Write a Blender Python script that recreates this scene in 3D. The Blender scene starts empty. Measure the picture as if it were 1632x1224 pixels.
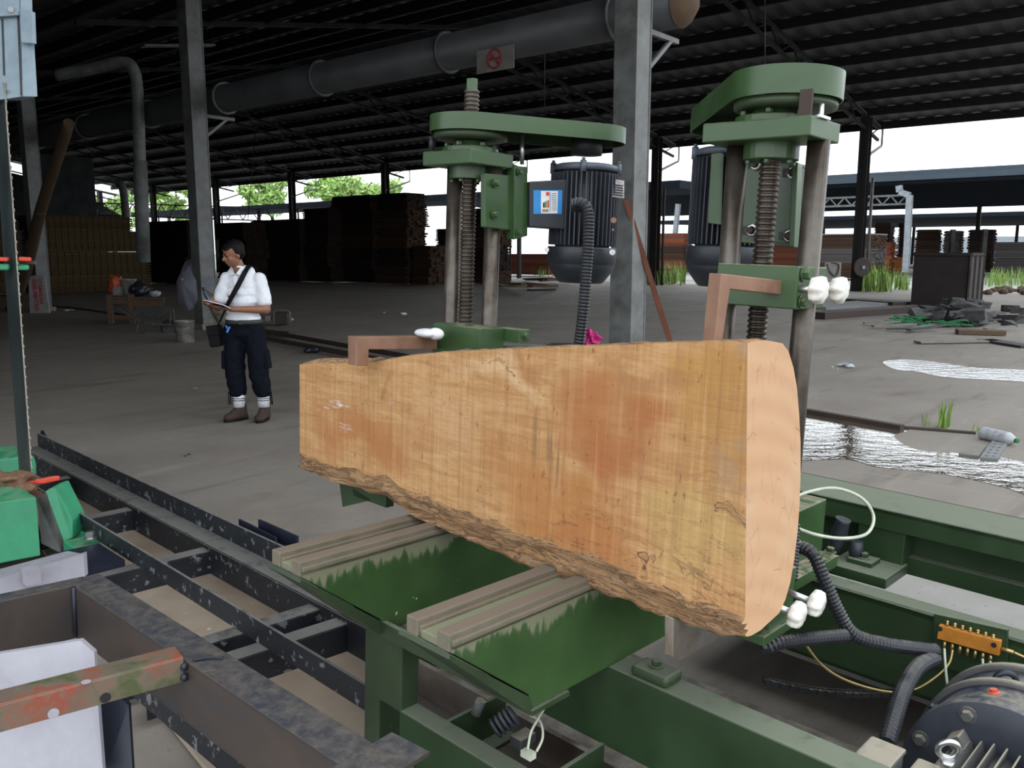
import bpy, bmesh, math, random
from mathutils import Vector, Matrix
random.seed(7)
PI = math.pi
sc = bpy.context.scene
COL = sc.collection
# ------------------------------------------------------------------ camera
F, CX, CY = 1356.0, 816.0, 612.0
EYE = 1.58
PITCH = math.atan(212 / F)
cam_d = bpy.data.cameras.new('camera'); cam = bpy.data.objects.new('camera', cam_d); COL.objects.link(cam)
cam_d.sensor_fit = 'HORIZONTAL'; cam_d.sensor_width = 36; cam_d.lens = 36 * F / 1632
cam_d.clip_start = .05; cam_d.clip_end = 2000
cam.location = (0, 0, EYE); cam.rotation_euler = (PI / 2 - PITCH, 0, 0)
sc.camera = cam
# ------------------------------------------------------------------ sky and exposure
world = bpy.data.worlds.new('overcast'); sc.world = world; world.use_nodes = True
wb = world.node_tree.nodes['Background']
wb.inputs[0].default_value = (.90, .955, 1, 1); wb.inputs[1].default_value = 1.0
sc.view_settings.view_transform = 'Standard'; sc.view_settings.look = 'None'
sc.view_settings.gamma = 1; sc.view_settings.use_curve_mapping = False
sc.view_settings.exposure = 1.3

# ------------------------------------------------------------------ frames of reference (building and machine stand at an angle to each other)
cp, sp_ = math.cos(PITCH), math.sin(PITCH)
Bc = Matrix(((1, 0, 0), (0, -sp_, cp), (0, -cp, -sp_)))           # camera (right, down, forward) -> world
def nz(v): return Vector(v).normalized()
uu = nz((-650 - CX, 350 - CY, F)); vv = Vector((2100 - CX, 450 - CY, F)); vv = nz(vv - uu * uu.dot(vv))
zz = uu.cross(vv)
if zz.y > 0: zz = -zz
Rm = Matrix((vv, uu, zz))                                          # camera -> machine
FM = Matrix.Translation((0, 0, EYE)) @ (Bc @ Rm.transposed()).to_4x4()   # machine -> world
YAW = math.radians(50)
FE = Matrix(((math.cos(YAW), -math.sin(YAW), 0, 0), (math.sin(YAW), math.cos(YAW), 0, 0), (0, 0, 1, 0), (0, 0, 0, 1)))
FE = Matrix(((.643, -.766, 0, 0), (.766, .643, 0, 0), (0, 0, 1, 0), (0, 0, 0, 1)))  # building -> world (x across the shed, y along it)
FW = Matrix.Identity(4)
FR = {'M': FM, 'E': FE, 'W': FW}
def mray(px, py): return Rm @ Vector(((px - CX) / F, (py - CY) / F, 1))
def MX(px, py, x): r = mray(px, py); return r * (x / r.x)
def MY(px, py, y): r = mray(px, py); return r * (y / r.y)
def MZ(px, py, z): r = mray(px, py); return r * (z / r.z)
def MD(px, py, d): return mray(px, py) * d
def wray(px, py): return Bc @ Vector(((px - CX) / F, (py - CY) / F, 1))
def WG(px, py, h=0.0):
    r = wray(px, py); p = r * ((h - EYE) / r.z); return Vector((p.x, p.y, h))
def WD(px, py, d):
    r = wray(px, py); p = r * (d / r.y); return p + Vector((0, 0, EYE))
FEi = FE.inverted()
def EG(px, py, h=0.0): return FEi @ WG(px, py, h)
def ED(px, py, d): return FEi @ WD(px, py, d)
def EX(px, py, x):
    r = FEi @ wray(px, py); p = r * (x / r.x); return p + Vector((0, 0, EYE))
def EYp(px, py, y):
    r = FEi @ wray(px, py); p = r * (y / r.y); return p + Vector((0, 0, EYE))
FMi = FM.inverted()
def W2M(p): return FMi @ Vector(p)
def MG(px, py, h=0.0): return W2M(WG(px, py, h))

# ------------------------------------------------------------------ materials
MATS = {}
def new_mat(name):
    m = bpy.data.materials.new(name); m.use_nodes = True
    nt = m.node_tree; b = nt.nodes['Principled BSDF']; MATS[name] = m
    return m, nt, b
def N(nt, t, **k):
    n = nt.nodes.new(t)
    for a, v in k.items():
        if a.startswith('i_'):
            key = a[2:]; key = int(key) if key.isdigit() else key.replace('_', ' ')
            n.inputs[key].default_value = v
        else: setattr(n, a, v)
    return n
def L(nt, a, b): nt.links.new(a, b)
def ramp(nt, fac, stops):
    r = N(nt, 'ShaderNodeValToRGB'); e = r.color_ramp.elements
    while len(e) < len(stops): e.new(.5)
    for i, (p, c) in enumerate(stops):
        e[i].position = p; e[i].color = (*c, 1) if len(c) == 3 else c
    L(nt, fac, r.inputs[0]); return r.outputs[0]
def mixc(nt, fac, a, b, mode='MIX'):
    m = N(nt, 'ShaderNodeMix', data_type='RGBA', blend_type=mode)
    for s, i in ((fac, 0), (a, 6), (b, 7)):
        if isinstance(s, (int, float)): m.inputs[i].default_value = s
        elif isinstance(s, tuple): m.inputs[i].default_value = (*s, 1)
        else: L(nt, s, m.inputs[i])
    return m.outputs[2]
def coords(nt, scale=(1, 1, 1), kind='Object'):
    t = N(nt, 'ShaderNodeTexCoord'); mp = N(nt, 'ShaderNodeMapping'); mp.inputs['Scale'].default_value = scale
    L(nt, t.outputs[kind], mp.inputs[0]); return mp.outputs[0]
def noise(nt, vec, scale, detail=4, rough=.6, dist=0):
    n = N(nt, 'ShaderNodeTexNoise'); n.inputs['Scale'].default_value = scale; n.inputs['Detail'].default_value = detail
    n.inputs['Roughness'].default_value = rough; n.inputs['Distortion'].default_value = dist
    L(nt, vec, n.inputs['Vector']); return n.outputs[0]
def math_(nt, op, a, b=0.0, clamp=False):
    m = N(nt, 'ShaderNodeMath', operation=op, use_clamp=clamp)
    for i, s in enumerate((a, b)):
        if isinstance(s, (int, float)): m.inputs[i].default_value = s
        else: L(nt, s, m.inputs[i])
    return m.outputs[0]
def upmask(nt, lo=.55, hi=.9):
    g = N(nt, 'ShaderNodeNewGeometry'); s = N(nt, 'ShaderNodeSeparateXYZ'); L(nt, g.outputs['Normal'], s.inputs[0])
    r = N(nt, 'ShaderNodeMapRange'); r.inputs[1].default_value = lo; r.inputs[2].default_value = hi
    L(nt, s.outputs[2], r.inputs[0]); return r.outputs[0]
def bump(nt, b, h, strength=.3, dist=.01):
    n = N(nt, 'ShaderNodeBump'); n.inputs['Strength'].default_value = strength; n.inputs['Distance'].default_value = dist
    L(nt, h, n.inputs['Height']); L(nt, n.outputs[0], b.inputs['Normal'])
def paint(name, col, rough=.4, metal=0, col2=None, dust=None, dustamt=.5, chip=None, chipcol=(.3, .3, .3), scale=8, bmp=.05, spec=.5):
    """painted / worn surface: tone variation, chips of another colour, dust lying on upward faces"""
    m, nt, b = new_mat(name); v = coords(nt)
    n1 = noise(nt, v, scale, 5)
    c2 = col2 or tuple(x * .72 for x in col)
    c = mixc(nt, ramp(nt, n1, [(.35, (0, 0, 0)), (.65, (1, 1, 1))]), c2, col)
    if chip is not None:
        n2 = noise(nt, v, scale * 6, 6, .65)
        k = ramp(nt, n2, [(chip, (0, 0, 0)), (chip + .03, (1, 1, 1))]); c = mixc(nt, k, c, chipcol)
    r = ramp(nt, n1, [(.2, (rough * .7,) * 3), (.8, (min(1, rough * 1.35),) * 3)])
    if dust:
        n3 = noise(nt, v, 14, 6, .7)
        k = math_(nt, 'MULTIPLY', upmask(nt), ramp(nt, n3, [(.5 - dustamt * .4, (0, 0, 0)), (.75 - dustamt * .35, (1, 1, 1))]))
        c = mixc(nt, k, c, dust); r = mixc(nt, k, r, (.9, .9, .9))
    L(nt, c, b.inputs['Base Color']); L(nt, r, b.inputs['Roughness']); b.inputs['Metallic'].default_value = metal
    b.inputs['Specular IOR Level'].default_value = spec
    if bmp: bump(nt, b, noise(nt, v, scale * 8, 4), bmp, .004)
    return m
SAW = (.42, .33, .24)
GREEN = paint('green_paint', (.040, .086, .030), .32, dust=SAW, dustamt=.2, chip=.74, chipcol=(.26, .27, .2), scale=6)
GREEND = paint('green_paint_dusty', (.036, .060, .028), .42, dust=(.12, .13, .095), dustamt=.8, chip=.70, chipcol=(.26, .24, .16), scale=5)
GREENCAR = paint('green_beam_paint', (.026, .055, .022), .36, dust=(.135, .155, .11), dustamt=.9, chip=.73, chipcol=(.30, .30, .24), scale=5)
GREENB = paint('emerald_paint', (.025, .27, .13), .45, dust=(.12, .24, .13), dustamt=.3, scale=5)
STEEL = paint('worn_steel', (.30, .27, .24), .36, metal=.85, col2=(.15, .115, .09), scale=9, chip=.66, chipcol=(.12, .07, .04))
SCREW = paint('screw_steel', (.10, .085, .072), .36, metal=.7, col2=(.05, .038, .03), scale=14, dust=(.18, .15, .12), dustamt=.1)
RODM = paint('guide_rod_steel', (.13, .115, .10), .36, metal=.65, col2=(.06, .045, .034), scale=11, chip=.66, chipcol=(.08, .05, .03))
ZINC = paint('bright_steel', (.62, .62, .62), .3, metal=.9, scale=20)
DOG = paint('ground_steel', (.50, .46, .42), .35, metal=.75, col2=(.34, .27, .21), scale=10)
COPPER = paint('planed_steel_brown', (.32, .185, .125), .45, metal=.3, col2=(.22, .115, .075), scale=10, chip=.70, chipcol=(.12, .05, .03))
MOTORG = paint('motor_grey_paint', (.042, .048, .060), .45, dust=(.18, .18, .18), dustamt=.2, scale=10)
MOTORD = paint('motor_dark_plastic', (.026, .032, .042), .45, scale=10)
MOTORL = paint('motor_light_grey', (.10, .115, .145), .45, scale=12)
RUBBER = paint('black_conduit', (.022, .024, .030), .42, dust=(.16, .15, .14), dustamt=.2, scale=20)
BLACK = paint('black_paint', (.02, .02, .022), .5, dust=(.2, .18, .15), dustamt=.2)
WHITEP = paint('white_knob_plastic', (.88, .86, .80), .35, scale=30)
WHITEM = paint('white_painted_sheet', (.38, .37, .42), .5, dust=(.25, .25, .25), dustamt=.2, scale=4)
NAVY = paint('navy_paint', (.012, .014, .020), .5, dust=(.14, .135, .125), dustamt=.75, chip=.60, chipcol=(.15, .16, .17), scale=4)
NAVYS = paint('navy_paint_plain', (.014, .018, .034), .45, chip=.76, chipcol=(.3, .3, .33), scale=5)
GREYP = paint('blue_grey_guard', (.27, .35, .41), .45, col2=(.20, .26, .31), scale=7)
REDP = paint('red_guide', (.72, .06, .03), .5, dust=(.4, .2, .12), dustamt=.2)
ORANGE = paint('orange_anodised', (.62, .24, .035), .38, scale=16)
BRASS = paint('brass', (.52, .38, .16), .35, metal=.8, scale=20)
BLUEG = paint('gearbox_blue', (.008, .014, .055), .35, dust=(.26, .24, .18), dustamt=.35, scale=10)
FLANGE = paint('flange_grey', (.045, .052, .070), .5, dust=(.24, .22, .19), dustamt=.3, scale=10)
DUSTY = paint('dusty_casting', (.10, .10, .10), .75, dust=(.30, .27, .21), dustamt=.8, scale=14)
COLG = paint('column_steel', (.18, .19, .19), .5, col2=(.085, .085, .08), scale=3, chip=.66, chipcol=(.06, .045, .035))
COLD = paint('column_dark', (.020, .018, .018), .7, scale=2)
CONC = paint('pedestal_concrete', (.22, .20, .18), .9, scale=12)
DUCT = paint('galvanised_duct', (.075, .08, .085), .5, metal=.2, scale=3)
PIPER = paint('rusty_red_pipe', (.17, .055, .03), .6, scale=4)
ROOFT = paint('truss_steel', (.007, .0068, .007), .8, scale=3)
LABELB = paint('label_blue', (.03, .25, .62), .4, bmp=0)
LABELW = paint('label_white', (.80, .80, .82), .5, bmp=0)
PLATE = paint('nameplate_aluminium', (.62, .58, .58), .4, metal=.4, scale=60, chip=.55, chipcol=(.2, .1, .1), bmp=0)
SKIN = paint('skin', (.26, .115, .065), .45, col2=(.22, .095, .052), scale=20, bmp=.02)
HAIR = paint('hair_black', (.006, .005, .005), .6, scale=30, spec=.15)
SHIRT = paint('white_cotton', (.84, .85, .90), .85, col2=(.74, .77, .84), scale=14, bmp=.25)
TROUS = paint('navy_cotton', (.007, .0085, .014), .95, col2=(.004, .005, .009), scale=14, bmp=.3, spec=.08)
BELT = paint('belt_grey', (.035, .035, .032), .6, scale=30)
SOCK = paint('sock_white', (.80, .80, .84), .9, scale=20)
BOOT = paint('boot_leather', (.060, .040, .033), .8, col2=(.04, .027, .024), scale=22, bmp=.2, spec=.2)
BAGM = paint('bag_nylon', (.008, .008, .010), .8, scale=20, spec=.15)
PAPER = paint('paper', (.75, .75, .80), .7, bmp=0)
UMB = paint('umbrella_fabric', (.30, .30, .38), .8, scale=6)
BUCK = paint('bucket_plastic', (.36, .35, .32), .7, col2=(.18, .165, .14), scale=9, chip=.56, chipcol=(.08, .07, .06))
PALLET = paint('pallet_wood', (.115, .070, .040), .85, scale=6)
ORBAG = paint('orange_bag', (.42, .075, .03), .5, scale=20)
BINBAG = paint('dark_blue_bag', (.015, .018, .03), .4, scale=20)
CLEAR = paint('clear_bag', (.45, .47, .5), .3, scale=20)
PINK = paint('pink_bag', (.70, .03, .25), .5, scale=20)
BARROW = paint('barrow_steel', (.075, .078, .075), .6, col2=(.04, .037, .034), scale=9)
SIGNB = paint('sign_board', (.33, .32, .32), .7, scale=6)
SIGNR = paint('sign_red', (.36, .03, .04), .6, bmp=0)
RUSTY = paint('rusty_steel', (.05, .034, .028), .7, scale=6)
DARKBIN = paint('bin_dark_steel', (.014, .009, .009), .75, scale=3)
BINSIDE = paint('bin_side_sheet', (.055, .047, .042), .8, scale=3)
TARP = paint('grey_tarp', (.22, .23, .24), .7, scale=8)
RUBBLE = paint('rubble_grey', (.075, .073, .078), .9, col2=(.032, .03, .028), scale=8, chip=.62, chipcol=(.22, .23, .25))
GRNET = paint('green_net', (.03, .20, .07), .7, scale=20)
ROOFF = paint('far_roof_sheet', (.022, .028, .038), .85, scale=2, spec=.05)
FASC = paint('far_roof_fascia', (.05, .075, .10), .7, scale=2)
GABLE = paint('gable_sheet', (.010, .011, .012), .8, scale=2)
POSTW = paint('pale_downpipe', (.30, .33, .36), .6, scale=4)
WEED = paint('weed_green', (.22, .32, .07), .8, col2=(.12, .22, .04), scale=5, bmp=0)
TRUNK = paint('tree_bark', (.10, .08, .06), .9)
SAWDUST = paint('sawdust', (.22, .125, .07), .95, col2=(.11, .055, .03), scale=30, bmp=.6)
BOARDW = paint('weathered_board', (.22, .21, .19), .85, scale=6)
TWINE = paint('cream_cable', (.55, .58, .46), .5, scale=20)

def leaf_mat():
    m, nt, b = new_mat('leaves'); g = N(nt, 'ShaderNodeNewGeometry')
    c = ramp(nt, g.outputs['Random Per Island'], [(0, (.14, .27, .05)), (.5, (.28, .46, .11)), (1, (.50, .62, .26))])
    L(nt, c, b.inputs['Base Color']); b.inputs['Roughness'].default_value = .7
    b.inputs['Transmission Weight'].default_value = 0
    return m
LEAF = leaf_mat()

def lumber_mat(name, cols, scale=(1, 1, 1)):
    m, nt, b = new_mat(name); g = N(nt, 'ShaderNodeNewGeometry')
    c = ramp(nt, g.outputs['Random Per Island'], [(i / (len(cols) - 1), c) for i, c in enumerate(cols)])
    n = noise(nt, coords(nt, scale), 9, 4)
    c = mixc(nt, n, c, (.6, .55, .5), 'MULTIPLY'); c = mixc(nt, .55, c, ramp(nt, g.outputs['Random Per Island'], [(i / (len(cols) - 1), c_) for i, c_ in enumerate(cols)]))
    L(nt, c, b.inputs['Base Color']); b.inputs['Roughness'].default_value = .85; b.inputs['Specular IOR Level'].default_value = .2
    return m
LUM_Y = lumber_mat('lumber_yellow', [(.070, .048, .020), (.10, .070, .032), (.05, .034, .018)])
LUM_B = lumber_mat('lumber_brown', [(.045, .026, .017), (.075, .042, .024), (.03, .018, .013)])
LUM_R = lumber_mat('lumber_red', [(.17, .045, .025), (.24, .070, .033), (.11, .034, .025), (.19, .085, .05)])
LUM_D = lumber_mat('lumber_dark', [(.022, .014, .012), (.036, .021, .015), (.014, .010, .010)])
LUM_O = lumber_mat('lumber_orange', [(.26, .085, .03), (.32, .12, .04), (.17, .05, .025)])
LUM_G = lumber_mat('lumber_grey', [(.075, .068, .066), (.10, .09, .085), (.05, .047, .05)])

def floor_mat():
    m, nt, b = new_mat('concrete_floor'); v = coords(nt)
    n1 = noise(nt, v, .45, 6, .6); n2 = noise(nt, v, 3.0, 7, .7); n3 = noise(nt, v, 40, 4, .7)
    vs = coords(nt, (.35, 1.6, 1)); n4 = noise(nt, vs, 1.6, 6, .65, .6)
    c = ramp(nt, n1, [(.3, (.150, .128, .110)), (.5, (.205, .182, .160)), (.7, (.270, .248, .222))])
    c = mixc(nt, ramp(nt, n2, [(.35, (0, 0, 0)), (.7, (1, 1, 1))]), c, (.235, .208, .180)); 
    c = mixc(nt, ramp(nt, n4, [(.54, (0, 0, 0)), (.72, (.6, .6, .6))]), c, (.085, .068, .058))
    c = mixc(nt, ramp(nt, n4, [(.26, (.5, .5, .5)), (.38, (0, 0, 0))]), c, (.34, .335, .32))
    c = mixc(nt, ramp(nt, n3, [(.60, (0, 0, 0)), (.72, (.5, .5, .5))]), c, (.06, .05, .045))
    # pour joints every few metres
    t = N(nt, 'ShaderNodeTexCoord'); s = N(nt, 'ShaderNodeSeparateXYZ'); L(nt, t.outputs['Object'], s.inputs[0])
    w = noise(nt, v, 1.5, 3)
    for k, off, per in ((0, 2.75, 6.0), (1, 1.3, 6.0)):
        a = math_(nt, 'ADD', s.outputs[k], math_(nt, 'MULTIPLY', w, .12)); a = math_(nt, 'ADD', a, off + 600)
        a = math_(nt, 'MODULO', a, per); a = math_(nt, 'ABSOLUTE', math_(nt, 'SUBTRACT', a, per / 2))
        c = mixc(nt, ramp(nt, a, [(.010, (.45, .45, .45)), (.022, (0, 0, 0))]), c, (.26, .235, .19))
    L(nt, c, b.inputs['Base Color'])
    L(nt, ramp(nt, n2, [(.3, (.55,) * 3), (.7, (.85,) * 3)]), b.inputs['Roughness']); b.inputs['Specular IOR Level'].default_value = .35
    bump(nt, b, n3, .12, .01)
    return m
FLOOR = floor_mat()
def ground_mat():
    m, nt, b = new_mat('outdoor_ground'); v = coords(nt)
    n1 = noise(nt, v, .25, 6, .65)
    c = ramp(nt, n1, [(.35, (.20, .20, .19)), (.65, (.42, .42, .41))]); L(nt, c, b.inputs['Base Color']); b.inputs['Roughness'].default_value = .6
    return m
GROUND = ground_mat()
def roof_mat():
    m, nt, b = new_mat('roof_sheet'); v = coords(nt)
    n1 = noise(nt, v, .6, 4)
    c = ramp(nt, n1, [(.3, (.05, .05, .055)), (.7, (.08, .08, .085))]); L(nt, c, b.inputs['Base Color']); b.inputs['Roughness'].default_value = .55; b.inputs['Metallic'].default_value = .1
    return m
ROOF = roof_mat()
def water_mat(name='puddle_water', k=.14):
    m, nt, b = new_mat(name); v = coords(nt)
    b.inputs['Base Color'].default_value = (.10, .08, .06, 1); b.inputs['Roughness'].default_value = .03; b.inputs['IOR'].default_value = 1.33
    b.inputs['Specular IOR Level'].default_value = 1.0; b.inputs['Coat Weight'].default_value = 1.0; b.inputs['Coat Roughness'].default_value = .02; b.inputs['Coat IOR'].default_value = 1.8
    n = noise(nt, coords(nt, (1, 1.6, 1)), 5, 4, .62)
    bp = N(nt, 'ShaderNodeBump'); bp.inputs['Strength'].default_value = k; bp.inputs['Distance'].default_value = .02
    L(nt, n, bp.inputs['Height']); L(nt, bp.outputs[0], b.inputs['Normal']); L(nt, bp.outputs[0], b.inputs['Coat Normal'])
    return m
WATER = water_mat('puddle_water', .26); CALM = water_mat('shallow_puddle_water', .34)
def raw_steel_mat():
    m, nt, b = new_mat('blued_steel'); v = coords(nt, (1, .45, 1)); n = noise(nt, v, 7, 6, .65, .4)
    c = ramp(nt, n, [(.30, (.075, .052, .040)), (.55, (.050, .041, .038)), (.66, (.042, .046, .062)), (.78, (.10, .09, .085))])
    c = mixc(nt, upmask(nt), c, ramp(nt, n, [(.30, (.085, .070, .055)), (.46, (.050, .050, .056)), (.60, (.034, .040, .056)), (.75, (.10, .10, .105))]))
    k = math_(nt, 'MULTIPLY', upmask(nt), ramp(nt, noise(nt, coords(nt), 30, 7, .75), [(.42, (0, 0, 0)), (.66, (.6, .6, .6))]))
    c = mixc(nt, k, c, (.16, .145, .125)); L(nt, c, b.inputs['Base Color']); b.inputs['Metallic'].default_value = .15
    L(nt, ramp(nt, n, [(.3, (.6,) * 3), (.8, (.35,) * 3)]), b.inputs['Roughness']); bump(nt, b, noise(nt, coords(nt), 60, 4), .1, .003)
    return m
BLUED = raw_steel_mat()
def brace_mat():
    m, nt, b = new_mat('scorched_painted_steel'); v = coords(nt); n = noise(nt, v, 6, 5, .6, .3); n2 = noise(nt, v, 15, 5, .7)
    c = ramp(nt, n, [(.34, (.15, .125, .09)), (.42, (.085, .12, .04)), (.50, (.20, .16, .12)), (.57, (.34, .09, .055)), (.64, (.22, .19, .16)), (.72, (.06, .055, .065))])
    c = mixc(nt, ramp(nt, n2, [(.5, (0, 0, 0)), (.6, (.8, .8, .8))]), c, (.17, .14, .11)); L(nt, c, b.inputs['Base Color'])
    b.inputs['Metallic'].default_value = .3; b.inputs['Roughness'].default_value = .38; return m
BRACE = brace_mat()
def blade_mat():
    m, nt, b = new_mat('blade_steel'); v = coords(nt, (1, 1, .25)); n = noise(nt, v, 6, 4)
    c = ramp(nt, n, [(.35, (.035, .048, .050)), (.65, (.09, .12, .12))]); L(nt, c, b.inputs['Base Color']); b.inputs['Metallic'].default_value = .6; b.inputs['Roughness'].default_value = .35; return m
BLADE = blade_mat()

# ---- wood of the log (object coordinates: y along the log from its base, z height)
def blob(nt, vec, c, rad, soft=.5):
    s = N(nt, 'ShaderNodeVectorMath', operation='SUBTRACT'); L(nt, vec, s.inputs[0]); s.inputs[1].default_value = c
    d = N(nt, 'ShaderNodeVectorMath', operation='DIVIDE'); L(nt, s.outputs[0], d.inputs[0]); d.inputs[1].default_value = rad
    l = N(nt, 'ShaderNodeVectorMath', operation='LENGTH'); L(nt, d.outputs[0], l.inputs[0])
    return ramp(nt, l.outputs[1], [(0, (1, 1, 1)), (soft, (.75, .75, .75)), (1, (0, 0, 0))])
def sawn_mat():
    m, nt, b = new_mat('sawn_log_face'); t = N(nt, 'ShaderNodeTexCoord')
    nd = N(nt, 'ShaderNodeTexNoise'); nd.inputs['Scale'].default_value = 4.5; nd.inputs['Detail'].default_value = 5; L(nt, t.outputs['Object'], nd.inputs[0])
    off = N(nt, 'ShaderNodeVectorMath', operation='SUBTRACT'); L(nt, nd.outputs[1], off.inputs[0]); off.inputs[1].default_value = (.5, .5, .5)
    offs = N(nt, 'ShaderNodeVectorMath', operation='SCALE'); L(nt, off.outputs[0], offs.inputs[0]); offs.inputs[3].default_value = .45
    add = N(nt, 'ShaderNodeVectorMath', operation='ADD'); L(nt, t.outputs['Object'], add.inputs[0]); L(nt, offs.outputs[0], add.inputs[1])
    V = add.outputs[0]
    vg = coords(nt, (1, 1.2, 9)); grain = noise(nt, vg, 5, 6, .62, .8)
    c = ramp(nt, grain, [(.30, (.37, .190, .078)), (.50, (.47, .262, .112)), (.72, (.55, .338, .165))])
    # oval stains: (centre, radius, colour, strength)
    def at(px, py): q = MX(px, py, 1.516) - Vector((1.616, .75, -.75)); return (0, q.y, q.z)
    for ctr, rad, col, k in ((at(960, 690), (1, .17, .15), (.33, .105, .030), .9), (at(880, 800), (1, .22, .13), (.38, .15, .04), .8), (at(990, 740), (1, .09, .16), (.32, .10, .035), .5),
                             (at(590, 690), (1, .32, .10), (.38, .15, .05), 1.0), (at(1110, 620), (1, .16, .12), (.42, .22, .055), .8), (at(1130, 700), (1, .09, .28), (.38, .20, .06), .6),
                             (at(940, 870), (1, .20, .06), (.36, .13, .04), .8), (at(1130, 860), (1, .14, .14), (.46, .32, .12), .7), (at(800, 600), (1, .22, .045), (.62, .42, .24), .75),
                             (at(720, 700), (1, .20, .12), (.52, .32, .165), .7), (at(1010, 610), (1, .18, .03), (.34, .16, .065), .7), (at(612, 600), (1, .05, .03), (.32, .14, .05), .8),
                             (at(820, 568), (1, .16, .015), (.32, .14, .055), .6), (at(700, 860), (1, .25, .03), (.42, .22, .09), .6)):
        c = mixc(nt, math_(nt, 'MULTIPLY', blob(nt, V, ctr, rad), k), c, col)
    # saw marks: upright, fine
    vsaw = coords(nt, (1, 34, .8)); saw = noise(nt, vsaw, 2.4, 4, .75)
    c = mixc(nt, ramp(nt, saw, [(.30, (.5, .5, .5)), (.52, (0, 0, 0))]), c, (.25, .12, .055))
    c = mixc(nt, ramp(nt, saw, [(.54, (0, 0, 0)), (.75, (.30, .30, .30))]), c, (.70, .48, .29))
    # dark upright smears in the middle
    vd = coords(nt, (1, 26, 2.2)); dk = noise(nt, vd, 1.3, 3, .6)
    k = math_(nt, 'MULTIPLY', blob(nt, V, at(870, 720), (1, .16, .16), .5), ramp(nt, dk, [(.56, (0, 0, 0)), (.66, (.75, .75, .75))])); c = mixc(nt, k, c, (.17, .095, .05))
    # ink-like rot lines along the grain, mostly low down
    vl = coords(nt, (1, 2.2, 10)); ln = noise(nt, vl, 1.25, 5, .6, 1.6)
    line = ramp(nt, math_(nt, 'ABSOLUTE', math_(nt, 'SUBTRACT', ln, .5)), [(.0, (1, 1, 1)), (.012, (0, 0, 0))])
    low = blob(nt, V, at(1000, 930), (1, .62, .17), .6); c = mixc(nt, math_(nt, 'MULTIPLY', math_(nt, 'MULTIPLY', line, low), .9), c, (.09, .045, .03))
    fine = noise(nt, coords(nt, (1, 3, 30)), 6, 6, .75); c = mixc(nt, ramp(nt, fine, [(.36, (.55, .55, .55)), (.5, (0, 0, 0))]), c, (.36, .17, .07))
    ln2 = noise(nt, coords(nt, (1, 1.1, 13)), 1.6, 6, .65, 1.2); k = math_(nt, 'MULTIPLY', ramp(nt, math_(nt, 'ABSOLUTE', math_(nt, 'SUBTRACT', ln2, .47)), [(.0, (1, 1, 1)), (.020, (0, 0, 0))]), blob(nt, V, at(1180, 740), (1, .20, .22), .5)); c = mixc(nt, math_(nt, 'MULTIPLY', k, .6), c, (.26, .13, .07))
    def knot(px, py, ry, rz, k_):
        q = blob(nt, V, at(px, py), (1, ry, rz)); sv = ramp(nt, q, [(.30, (0, 0, 0)), (.42, (1, 1, 1)), (.55, (1, 1, 1)), (.70, (.15, .15, .15)), (1, (.4, .4, .4))]); return math_(nt, 'MULTIPLY', sv, k_)
    for kk in ((1036, 878, .042, .022, .9), (785, 592, .022, .007, .85), (1066, 882, .016, .010, .8), (1172, 818, .022, .018, .8), (1180, 832, .05, .012, .7)): c = mixc(nt, knot(*kk), c, (.10, .045, .028))
    # specks
    sp = noise(nt, coords(nt, (1, 1, .5)), 75, 3, .6); c = mixc(nt, ramp(nt, sp, [(.645, (0, 0, 0)), (.70, (.8, .8, .8))]), c, (.24, .10, .045))
    sp2 = noise(nt, coords(nt, (1, .35, 1.6)), 9, 5, .7); k = math_(nt, 'MULTIPLY', blob(nt, V, at(560, 650), (1, .32, .09)), ramp(nt, sp2, [(.58, (0, 0, 0)), (.63, (.8, .8, .8))])); c = mixc(nt, k, c, (.70, .66, .66))
    # grey weathered strip by the near end
    c = mixc(nt, math_(nt, 'MULTIPLY', blob(nt, V, at(1185, 640), (1, .022, .32)), ramp(nt, grain, [(.35, (0, 0, 0)), (.6, (.8, .8, .8))])), c, (.30, .20, .13))
    L(nt, c, b.inputs['Base Color']); b.inputs['Roughness'].default_value = .72; b.inputs['Specular IOR Level'].default_value = .25
    bump(nt, b, saw, .22, .004); return m
SAWN = sawn_mat()
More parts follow.
